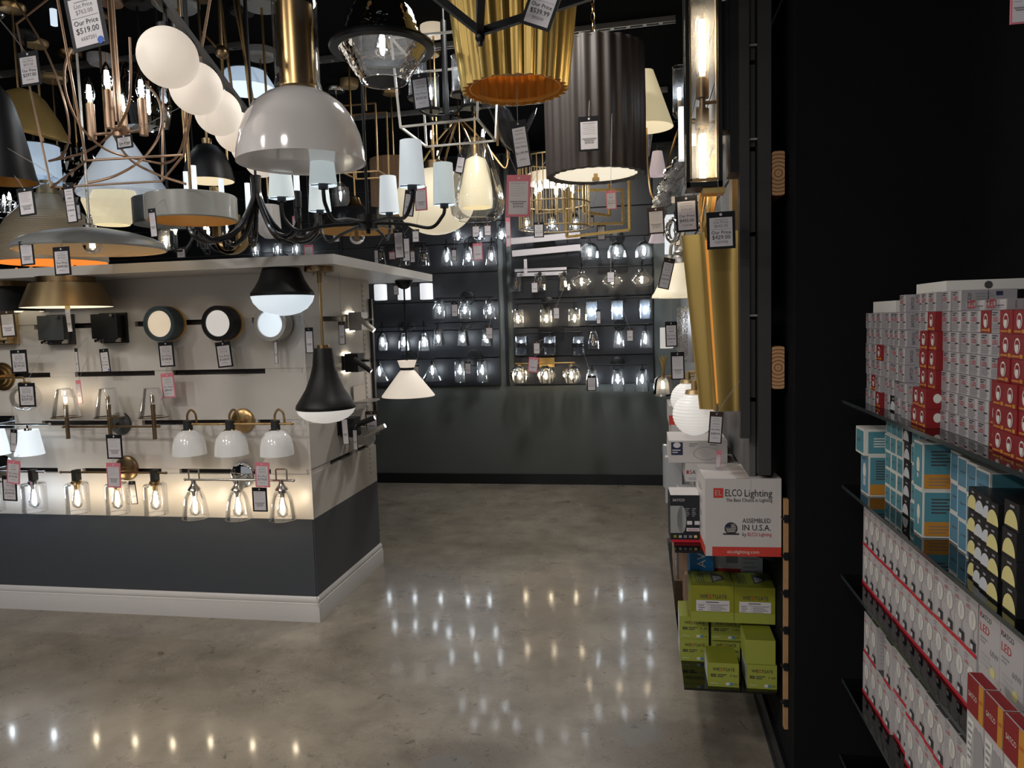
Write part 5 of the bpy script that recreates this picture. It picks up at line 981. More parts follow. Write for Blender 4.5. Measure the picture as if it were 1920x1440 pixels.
for k, (y, z, lab) in enumerate(((3.25, .8015, 'clear plastic blister pack at the aisle edge, nearer one'), (3.55, .8015, 'clear plastic blister pack at the aisle edge, farther one'))):
    carton('blister_pack', lab, .07, .05, .2, 'plastic_pack', (.125, y, z), .1*k)
for k, (x, y, z0, h_, lab) in enumerate(((.105, 3.3, .47, .18, 'brown kraft carton at the aisle edge of the lower shelf'), (.12, 3.65, .3, .16, 'brown kraft carton low at the aisle edge'), (.15, 3.25, .3015, .168, 'brown kraft carton under the other kraft carton'))):
    carton('kraft_carton', lab, .1, .2, h_, 'carton_kraft', (x+.07, y+.12, z0 if k else .4705))
carton('lamp_box', 'blue lamp box with white lettering under the upper shelf', .09, .2, .28, 'carton_blue', (.215, 2.99, .48), 0, lambda b, w_, d_, h_: b.txt('AVA', 0, .0, .045, 'bulb_edge', -d_/2-.0008, T((0, 0, h_*.7)) @ RY(-PI/2)))
carton('lamp_box', 'red and white lamp box beside the blue lamp box', .11, .16, .22, 'carton_white', (.32, 3.0, .485), 0, lambda b, w_, d_, h_: (b.rect(-w_/2, 0, w_/2, h_*.62, 'carton_red', -d_/2-.0008), b.rect(-w_*.1, h_*.72, w_*.3, h_*.95, 'ink_grey', -d_/2-.0008)))
carton('lamp_box', 'pale grey lamp box next to the wall under the upper shelf', .08, .16, .21, 'pale_pack', (.404, 2.99, .485), 0, lambda b, w_, d_, h_: (lines(b, -w_*.4, w_*.4, h_*.5, h_*.9, 5, 'ink_faint', -d_/2-.0008), b.txt('WESTGATE', 0, h_*.4, .012, 'ink_grey', -d_/2-.001)))
def pr_green_big(b, w_, d_, h_):
    y = -d_/2-.0008; y2 = y-.0005
    b.fit('WE', -w_*.3, -w_*.1, h_*.7, .021, 'dark_grey', y2); b.fit('S', -w_*.09, -w_*.02, h_*.7, .021, 'ink_red', y2); b.fit('TGATE', -w_*.01, w_*.33, h_*.7, .021, 'dark_grey', y2)
    b.rect(-w_*.38, h_*.3, w_*.4, h_*.6, 'paper', y); b.rect(-w_*.38, h_*.495, w_*.4, h_*.5, 'ink_grey', y2); b.rect(-w_*.09, h_*.3, -w_*.085, h_*.53, 'ink_grey', y2); lines(b, -w_*.05, w_*.38, h_*.31, h_*.49, 5, 'ink_grey', y2); lines(b, -w_*.33, -w_*.16, h_*.31, h_*.49, 3, 'ink_grey', y2); b.rect(-w_*.15, h_*.54, w_*.15, h_*.56, 'ink', y2)
    b.rect(-w_/2, 0, w_/2, h_*.28, 'carton_lime', y+.0003)
    b.add([(w_*.02, -d_*.3, h_+.0012), (w_*.34, -d_*.05, h_+.0012), (w_*.3, d_*.2, h_+.0012), (w_*.16, d_*.33, h_+.0012), (w_*.02, d_*.35, h_+.0012)], [(0, 1, 2, 3, 4)], 'dark_grey'); b.add([(w_*.06, -d_*.22, h_+.0018), (w_*.27, -d_*.05, h_+.0018), (w_*.24, d_*.12, h_+.0018), (w_*.06, d_*.14, h_+.0018)], [(0, 1, 2, 3)], 'pewter')
    for k in range(4): b.add([(-w_*.36+k*w_*.06, -d_*.3, h_+.001), (-w_*.34+k*w_*.06, -d_*.3, h_+.001), (-w_*.34+k*w_*.06, d_*.3, h_+.001), (-w_*.36+k*w_*.06, d_*.3, h_+.001)], [(0, 1, 2, 3)], 'dark_grey')
carton('green_carton', 'large green lamp carton with die-cut window, left of the pair', .152, .16, .137, 'carton_green', (.238, 2.8, .485), .01, pr_green_big, top='carton_green_top'); carton('green_carton', 'large green lamp carton with die-cut window, next to the wall', .142, .16, .135, 'carton_green', (.388, 2.8, .485), -.01, pr_green_big, top='carton_green_top')
def pr_green(b, w_, d_, h_):
    y = -d_/2-.0008; y2 = y-.0005; u_ = w_/.105
    b.fit('WE', -w_*.35, -w_*.12, h_*.74, .0165*u_, 'ink', y2); b.fit('S', -w_*.11, -w_*.03, h_*.74, .0165*u_, 'ink_red', y2); b.fit('TGATE', -w_*.02, w_*.36, h_*.74, .0165*u_, 'ink', y2)
    b.rect(-w_*.41, h_*.42, -w_*.24, h_*.54, 'ink', y); b.txt('LED', -w_*.325, h_*.48, .009*u_, 'carton_lime', y2); lines(b, -w_*.2, w_*.14, h_*.4, h_*.56, 2, 'dark_grey', y2); b.txt('9", 8W', w_*.33, h_*.48, .009*u_, 'ink', y2)
    lines(b, -w_*.42, 0, h_*.12, h_*.17, 1, 'bulb_edge', y2); b.rect(w_*.08, h_*.08, w_*.2, h_*.2, 'paper', y2); b.rect(w_*.22, h_*.08, w_*.32, h_*.2, 'bulb_blue', y2); b.disc(w_*.4, h_*.14, h_*.05, 'carton_green_top', y2)
    b.rect(-d_*.46, h_*.08, d_*.46, h_*.92, 'pale_pack', -.0008, side(w_, d_, True))
for (x, y, z, pr_, lab) in ((.264, 2.68, .3005, pr_green, 'small green lamp box standing forward on the lowest shelf'), (.394, 2.68, .3005, pr_green, 'small green lamp box on the lowest shelf next to the wall'), (.39, 2.685, .3875, None, 'small green lamp box turned to its blank end, next to the wall'), (.178, 2.87, .3005, pr_green, 'small green lamp box at the bottom left of the stack'), (.178, 2.87, .3875, pr_green, 'small green lamp box second from the bottom at the left'), (.293, 2.88, .3005, pr_green, 'small green lamp box hidden behind the forward one'), (.293, 2.87, .3875, pr_green, 'small green lamp box in the middle under the large ones')):
    carton('green_box', lab, .105 if x < .38 else .1, .14 if y < 2.8 else .16, .086, 'carton_lime', (x, y if y > 2.7 else y-.01, z), 0, pr_, top='carton_green_top', cat='box')
o = MB().box(-.004, .004, 0, .5, -.16, 0, 'glass_rim').obj('acrylic_divider', None, (.118, 2.75, .79)); tag(o, 'clear acrylic divider hanging at the aisle edge of the shelves', 'divider')
# ------------------------------------------------------------------ bulb shelves at the right (fronts face the aisle, -X)
mat('shelf_edge', (.035, .045, .045), .15)  # edge highlight of the glass shelves, put in as a coloured strip
SHX = .572; NEAR = .75
SH = (1.348, 1.098, .828, .508, .27)
for z, lab, y1 in zip(SH, ('top glass shelf of the bulb stacks', 'second glass shelf holding the blue bulb boxes', 'third glass shelf holding boxes with red bands', 'fourth glass shelf holding lower red-banded boxes', 'lowest empty glass shelf by the dark wall'), (2.28, 2.28, 2.28, 2.28, 2.28)):
    o = MB().box(SHX if z > .8 or z < .4 else SHX+.005, .933, NEAR, y1, -.009, 0, 'glass_shelf').box((SHX if z > .8 or z < .4 else SHX+.005)-.0015, (SHX if z > .8 or z < .4 else SHX+.005)-.0005, NEAR, y1, -.009, 0, 'shelf_edge').obj('glass_shelf', None, (0, 0, z)); tag(o, lab, 'shelf', 'glass shelves for bulbs')
    for y in (1.5, 2.0): MB().add([(0, -.007, 0), (0, .007, 0), (-.3, .007, 0), (-.3, -.007, 0), (0, -.007, -.09), (0, .007, -.09)], [(0, 1, 2, 3), (0, 3, 4), (1, 5, 2), (4, 3, 2, 5), (0, 4, 5, 1)], 'base_black').obj('shelf_bracket', wsh, (.933, y, z-.0095))
def bulbbox(kind, x, y, z, w_, h_, d_, label, group, jit=.002):
    """x = front face, y = centre, z = underside"""
    fns = {'white': pr_bw, 'red': pr_br, 'blue': pr_bl, 'black': pr_bk, 'orange': pr_bo, 'med': pr_bm, 'window': pr_win, 'sixty': pr_60, 'tall': pr_tall, 'plain': None, 'lid': pr_lid, 'bulbblue': pr_bb, 'moon': pr_moon}
    ms = {'white': 'bulb_silver', 'red': 'bulb_red', 'blue': 'bulb_edge', 'black': 'bulb_black', 'orange': 'bulb_edge', 'med': 'bulb_edge', 'window': 'bulb_white', 'sixty': 'bulb_white', 'tall': 'bulb_white', 'plain': 'bulb_edge', 'lid': 'bulb_edge', 'bulbblue': 'bulb_edge', 'moon': 'bulb_black'}
    tops = {'window': 'dark_grey', 'sixty': 'bulb_black', 'tall': 'bulb_red', 'blue': None}
    j = random.uniform(-jit, jit)
    return carton('bulb_box', label, w_, d_, h_, ms[kind], (x+d_/2+j, y, z), -PI/2+random.uniform(-1, 1)*jit*8, fns[kind], group, tops.get(kind), 'bulb box', ('bb', kind, round(w_, 3), round(h_, 3), round(d_, 3)))
def pr_bw(b, w_, d_, h_):
    y = -d_/2-.0006; lines(b, -w_*.42, w_*.1, h_*.75, h_*.95, 2, 'ink', y); b.txt('LED', -w_*.16, h_*.6, w_*.26, 'ink_red', y-.0004); lines(b, -w_*.42, w_*.42, h_*.08, h_*.45, 4, 'ink_grey', y-.0002); b.rect(w_*.05, h_*.4, w_*.38, h_*.47, 'ink', y); b.rect(w_*.2, h_*.02, w_*.48, h_*.98, 'bulb_white', y+.0003)
    m_ = side(w_, d_); b.txt('SATCO', 0, 0, h_*.22, 'ink', -.0006, m_ @ T((-d_*.36, 0, h_*.5)) @ RY(-PI/2)); lines(b, -d_*.25, d_*.1, h_*.1, h_*.9, 6, 'ink_grey', -.0006, m_); b.rect(d_*.12, h_*.7, d_*.24, h_*.9, 'flag_navy', -.0006, m_); b.rect(-d_*.03, h_*.05, -d_*.015, h_*.95, 'ink', -.0006, m_); lines(b, d_*.12, d_*.45, h_*.1, h_*.55, 5, 'ink_faint', -.0006, m_)
def pr_br(b, w_, d_, h_):
    y = -d_/2-.0006; b.disc(0, h_*.55, h_*.32, 'bulb_edge', y, None, 18, .72); b.disc(0, h_*.53, h_*.26, 'bulb_red', y-.0003, None, 18, .68); b.disc(0, h_*.48, h_*.2, 'bulb_edge', y-.0006, None, 14, .7); b.rect(-w_*.1, h_*.6, w_*.14, h_*.76, 'bulb_red', y-.0008); b.rect(-w_*.4, h_*.08, w_*.15, h_*.15, 'bulb_orange', y); b.rect(w_*.2, h_*.05, w_*.42, h_*.2, 'bulb_orange', y)
    m_ = side(w_, d_); b.disc(-d_*.2, h_*.55, h_*.25, 'bulb_edge', -.0006, m_, 16, .8); lines(b, 0, d_*.4, h_*.2, h_*.8, 5, 'carton_red', -.0006, m_)
def panel(b, w_, h_, m, y, mx=None, e=.085): b.rect(-w_/2+w_*e, h_*e, w_/2-w_*e, h_*(1-e), m, y, mx)
def pr_bl(b, w_, d_, h_): panel(b, w_, h_, 'bulb_teal', -d_/2-.0006); lines(b, -w_*.3, w_*.2, h_*.45, h_*.6, 2, 'dark_grey', -d_/2-.0009); panel(b, d_, h_, 'bulb_teal', -.0006, side(w_, d_)); lines(b, -d_*.3, d_*.3, h_*.3, h_*.7, 4, 'bulb_edge', -.0009, side(w_, d_))
def pr_bm(b, w_, d_, h_): panel(b, w_, h_, 'bulb_blue', -d_/2-.0006, None, .07); lines(b, -w_*.25, w_*.3, h_*.5, h_*.58, 2, 'dark_grey', -d_/2-.0009); panel(b, d_, h_, 'bulb_teal', -.0006, side(w_, d_), .04); lines(b, -d_*.4, d_*.2, h_*.1, h_*.6, 6, 'bulb_edge', -.0009, side(w_, d_))
def pr_bo(b, w_, d_, h_):
    y = -d_/2-.0006; panel(b, w_, h_, 'bulb_teal', y, None, .05); b.disc(w_*.05, h_*.5, h_*.17, 'bulb_edge', y-.0003, None, 18, .5); b.rect(-w_*.04, h_*.24, w_*.12, h_*.36, 'bulb_grey', y-.0003)
    m_ = side(w_, d_); panel(b, d_, h_, 'bulb_teal', -.0006, m_, .04); b.rect(-d_*.46, h_*.04, d_*.46, h_*.34, 'bulb_orange', -.0009, m_); lines(b, -d_*.3, d_*.3, h_*.5, h_*.85, 5, 'dark_grey', -.0009, m_); lines(b, -d_*.35, d_*.35, h_*.08, h_*.28, 3, 'carton_kraft', -.0011, m_)
def pr_bb(b, w_, d_, h_):
    y = -d_/2-.0006; panel(b, w_, h_, 'bulb_blue', y, None, .05); b.disc(0, h_*.58, h_*.2, 'bulb_edge', y-.0003, None, 20, .62); b.rect(-w_*.13, h_*.22, w_*.13, h_*.45, 'bulb_grey', y-.0003); lines(b, -w_*.3, w_*.3, h_*.84, h_*.9, 1, 'dark_grey', y-.0003)
    m_ = side(w_, d_); panel(b, d_, h_, 'bulb_teal', -.0006, m_, .04); b.rect(-d_*.46, h_*.04, d_*.46, h_*.3, 'bulb_orange', -.0009, m_); lines(b, -d_*.3, d_*.35, h_*.4, h_*.9, 8, 'dark_grey', -.0009, m_)
def moonf(b, cx, cz, r_, m, y, mx=None): b.add([(cx+r_*.8*math.cos(PI*k/12), y, cz+r_*math.sin(PI*k/12)) for k in range(13)], [tuple(range(13))], m, mx)
def pr_bk(b, w_, d_, h_): moonf(b, 0, h_*.1, h_*.55, 'bulb_grey', -d_/2-.0006); b.rect(-w_*.1, h_*.75, w_*.2, h_*.85, 'ink_grey', -d_/2-.0006); lines(b, -d_*.3, d_*.3, h_*.3, h_*.7, 3, 'ink_grey', -.0006, side(w_, d_))
def pr_moon(b, w_, d_, h_): moonf(b, 0, h_*.1, h_*.6, 'bulb_yellow', -d_/2-.0006); b.rect(-w_*.1, h_*.8, w_*.2, h_*.88, 'ink_grey', -d_/2-.0006); lines(b, -d_*.3, d_*.3, h_*.3, h_*.7, 3, 'ink_grey', -.0006, side(w_, d_))
def pr_lid(b, w_, d_, h_): b.disc(0, h_*.5, h_*.36, 'dark_grey', -.0006, side(w_, d_), 20)
def pr_win(b, w_, d_, h_):
    y = -d_/2-.0006; b.rect(-w_*.5, 0, w_*.5, h_*.075, 'strip_red', y-.0008); b.disc(w_*.1, h_*.62, h_*.185, 'ink_faint', y, None, 22, .8); b.disc(w_*.1, h_*.62, h_*.17, 'bulb_edge', y-.0003, None, 22, .8); b.rect(w_*.04, h_*.5, w_*.07, h_*.72, 'ink_faint', y-.0005); b.rect(w_*.13, h_*.5, w_*.16, h_*.72, 'ink_faint', y-.0005); b.rect(w_*.02, h_*.28, w_*.2, h_*.44, 'ink_faint', y-.0003); b.rect(w_*.06, h_*.2, w_*.16, h_*.28, 'dark_grey', y-.0003)
    b.txt('LED', -w_*.28, h_*.8, w_*.2, 'ink_red', y-.0005); lines(b, -w_*.46, -w_*.1, h_*.86, h_*.97, 2, 'ink_grey', y); lines(b, -w_*.46, -w_*.15, h_*.48, h_*.72, 4, 'ink_faint', y); b.rect(-w_*.02, h_*.09, w_*.42, h_*.26, 'ink', y-.0006); b.rect(.0, h_*.11, w_*.2, h_*.2, 'paper', y-.0009); b.add([(w_*.3*math.cos(PI*k/10)+w_*.15, y-.0002, h_*.12+h_*.2*math.sin(PI*k/10)) for k in range(11)], [tuple(range(11))], 'bulb_silver')
    lines(b, -d_*.4, d_*.3, h_*.1, h_*.9, 9, 'ink_faint', -.0006, side(w_, d_))
def pr_60(b, w_, d_, h_):
    y = -d_/2-.0006; b.txt('SATCO', -w_*.15, h_*.85, w_*.17, 'ink', y, None, .9); b.rect(-w_*.46, h_*.82, -w_*.42, h_*.9, 'ink_red', y); b.txt('LED', -w_*.22, h_*.66, w_*.27, 'ink_red', y); lines(b, -w_*.42, -w_*.05, h_*.42, h_*.54, 2, 'ink_grey', y); b.txt('60W', w_*.25, h_*.38, w_*.2, 'ink_grey', y); lines(b, -w_*.4, w_*.2, h_*.06, h_*.3, 3, 'ink_faint', y); b.disc(w_*.2, h_*.1, h_*.08, 'bulb_yellow', y+.0002); b.txt('SATCO', 0, 0, h_*.2, 'ink', -.0006, side(w_, d_) @ T((-d_*.3, 0, h_*.5)) @ RY(-PI/2))
def pr_tall(b, w_, d_, h_):
    y = -d_/2-.0006; b.rect(-w_*.5, h_*.935, w_*.5, h_, 'bulb_red', y); b.rect(w_*.22, h_*.935, w_*.5, h_, 'bulb_orange', y-.0004); b.txt('SATCO', -w_*.14, h_*.967, w_*.2, 'bulb_edge', y-.0006, None, .8); b.txt('LED', w_*.36, h_*.972, w_*.12, 'ink_red', y-.0008); b.rect(-w_*.42, h_*.84, -w_*.05, h_*.925, 'bulb_edge', y); lines(b, -w_*.38, -w_*.1, h_*.85, h_*.92, 6, 'ink_grey', y-.0004)
    for k in range(2): b.disc(w_*(.08+.22*k), h_*.86, h_*.06, 'bulb_silver', y, None, 18, .3)
    b.rect(-w_*.2, h_*.3, w_*.2, h_*.6, 'bulb_silver', y); b.rect(-d_/2, h_*.935, d_/2, h_, 'bulb_red', -.0008, side(w_, d_)); lines(b, -d_*.3, d_*.3, h_*.8, h_*.9, 5, 'ink_faint', -.0008, side(w_, d_))
ORD = ['bottom', 'second', 'third', 'fourth', 'fifth', 'sixth', 'seventh', 'eighth', 'ninth']
NTH = ['first', 'second', 'third', 'fourth', 'fifth', 'sixth', 'seventh', 'eighth', 'ninth', 'tenth', 'eleventh', 'twelfth', 'thirteenth', 'fourteenth', 'fifteenth', 'sixteenth', 'seventeenth', 'eighteenth', 'nineteenth', 'twentieth', 'twenty-first', 'twenty-second', 'twenty-third', 'twenty-fourth']
def nth(what, k, j, where): return what+', '+ORD[k]+' row, '+NTH[j]+' stack '+where
random.seed(11)
G1 = 'bulb boxes stacked on the top glass shelf'
LW = 'silver-white bulb box on top shelf'; LR = 'dark red bulb box on top shelf'; FE = 'from the far end'
pw, ph = .0452, .0415
for j in range(22):
    y = 2.178-pw*j; nr = 7 if 6 <= j < 13 else 6
    for k in range(nr):
        red = (j in (9, 10) and k < 5) or (j == 10 and k == 5) or (17 <= j) or (j == 1 and k == 1) or (j == 2 and k in (0, 3)) or (j == 15 and k == 5) or (j == 16 and k < 3)
        off = .0
        if 3 <= j < 9: off = .006
        if j in (5, 6) and k > 1: off = .0
        if j in (7, 8) and k > 1: off = .02
        if 11 <= j < 17: off = .012
        if j >= 17: off = -.004 if k < 3 else .004
        if k < 2 and 7 <= j < 11: off -= .016
        if j == 4 and k == 0:
            bulbbox('black', .612+off, y, 1.3485, pw-.001, ph-.0006, .1, 'black slotted bulb box at the foot of the top shelf stacks', G1); continue
        bulbbox('red' if red else 'white', .612+off, y, 1.3485+ph*k, pw-.001, ph-.0006, .1 if not red else .075, nth(LR if red else LW, k, j, FE), G1)
for (j0, n, k, lab) in ((0, 4, 6, 'long white carton with round hole on the far end of the stacks'), (7, 4, 7, 'long white carton with round hole topping the middle stacks')):
    y = 2.178-pw*(j0+(n-1)/2); h_ = .03 if k == 6 else .022; bulbbox('lid', .63, y, 1.3485+ph*k, pw*n, h_, .16, lab, G1)
for j in (13, 15): bulbbox('white', .63, 2.178-pw*(j+.5), 1.3485+ph*6, pw*2-.002, .019, .1, 'flat silver-white carton lying on the stacks, '+('left' if j == 13 else 'right')+' one', G1)
for (y, z, lab) in ((2.215, 1.349, 'blank white box edge at the far end of the top shelf, lowest'), (2.215, 1.47, 'blank white box edge at the far end of the top shelf, highest')): bulbbox('plain', .63, y+.01, z, .03, .1, .15, lab, G1)
# second shelf
G2 = 'bulb boxes on the second glass shelf'; Z2 = 1.0985
bulbbox('bulbblue', .6, 2.165, Z2, .07, .112, .09, 'tall blue bulb box with bulb picture at the far end', G2); bulbbox('blue', .588, 2.17, Z2+.1125, .08, .072, .12, 'wide blue box overhanging the tall blue bulb box', G2)
for j in range(6):
    y = 2.07-.0455*j; blk = j == 3
    for k in range(5): bulbbox('black' if blk else 'blue', .632+(.004 if j > 3 else 0), y, Z2+.0455*k, .0445, .045, .08, nth('black bulb box' if blk else 'small blue bulb box on second shelf', k, j, FE), G2)
for k in range(2): bulbbox('orange', .603, 1.768, Z2+.1065*k, .052, .106, .085, ('lower' if k == 0 else 'upper')+' of two tall blue boxes with orange band', G2)
for j in range(4):
    for k in range(3): bulbbox('med', .655-.008*j, 1.7-.062*j, Z2+.0665*k, .061, .066, .09, nth('medium blue bulb box on second shelf', k, j, 'of its block'), G2)
for j in range(4):
    for k in range(4): bulbbox('moon' if j % 3 == 0 else 'black', .6-.004*j, 1.478-.036*j, Z2+.043*k, .0355, .0425, .09, nth('black box with yellow half-moon' if j % 3 == 0 else 'black box with pale half-moon', k, j, 'of its block'), G2)
for k in range(4): bulbbox('moon', .588, 1.31, Z2+.047*k, .05, .0465, .12, 'larger black half-moon bulb box at the near end, '+ORD[k]+' of its stack', G2)
for k in range(3): bulbbox('black', .62, 1.2, Z2+.06*k, .16, .058, .2, 'wide black bulb carton at the near end, '+ORD[k]+' of its pile', G2)
# third shelf: boxes with red bands
G3 = 'window bulb boxes with red bands'
for j in range(14):
    for k in range(2): bulbbox('window', .613, 2.19-.0525*j, .8285+.1115*k, .0517, .111, .1, nth('red-banded white bulb box on third shelf', k, j, FE), G3, .001)
for k in range(2): bulbbox('plain', .625, 2.235, .8285+.1*k, .03, .099, .15, ('lower' if k == 0 else 'upper')+' blank white box at the far end of the third shelf', G3)
for k in range(2):
    for j in range(3): bulbbox('sixty', .602, 1.405-.084*j, .8285+.118*k, .08, .117, .11, nth('larger white box marked 60W on third shelf', k, j, 'of its block'), G3)
# fourth shelf
for j in range(14):
    for k in range(2):
        if k == 1 and j in (2,): continue
        bulbbox('window', .616+(.01 if 4 <= j < 6 else 0), 2.18-.0585*j, .5085+.119*k, .0575, .118, .1, nth('red-banded white bulb box on fourth shelf', k, j, FE), 'window bulb boxes on the fourth shelf', .002)
for j in range(4): carton('tube_carton', 'tall white carton with red and orange top, '+NTH[j]+' in its row from the dark wall', .062, .022, .985, 'bulb_white', (.549, 1.3-.066*j, 0), -PI/2, pr_tall, 'tall tube cartons', 'bulb_red', 'carton', 'tall_carton')
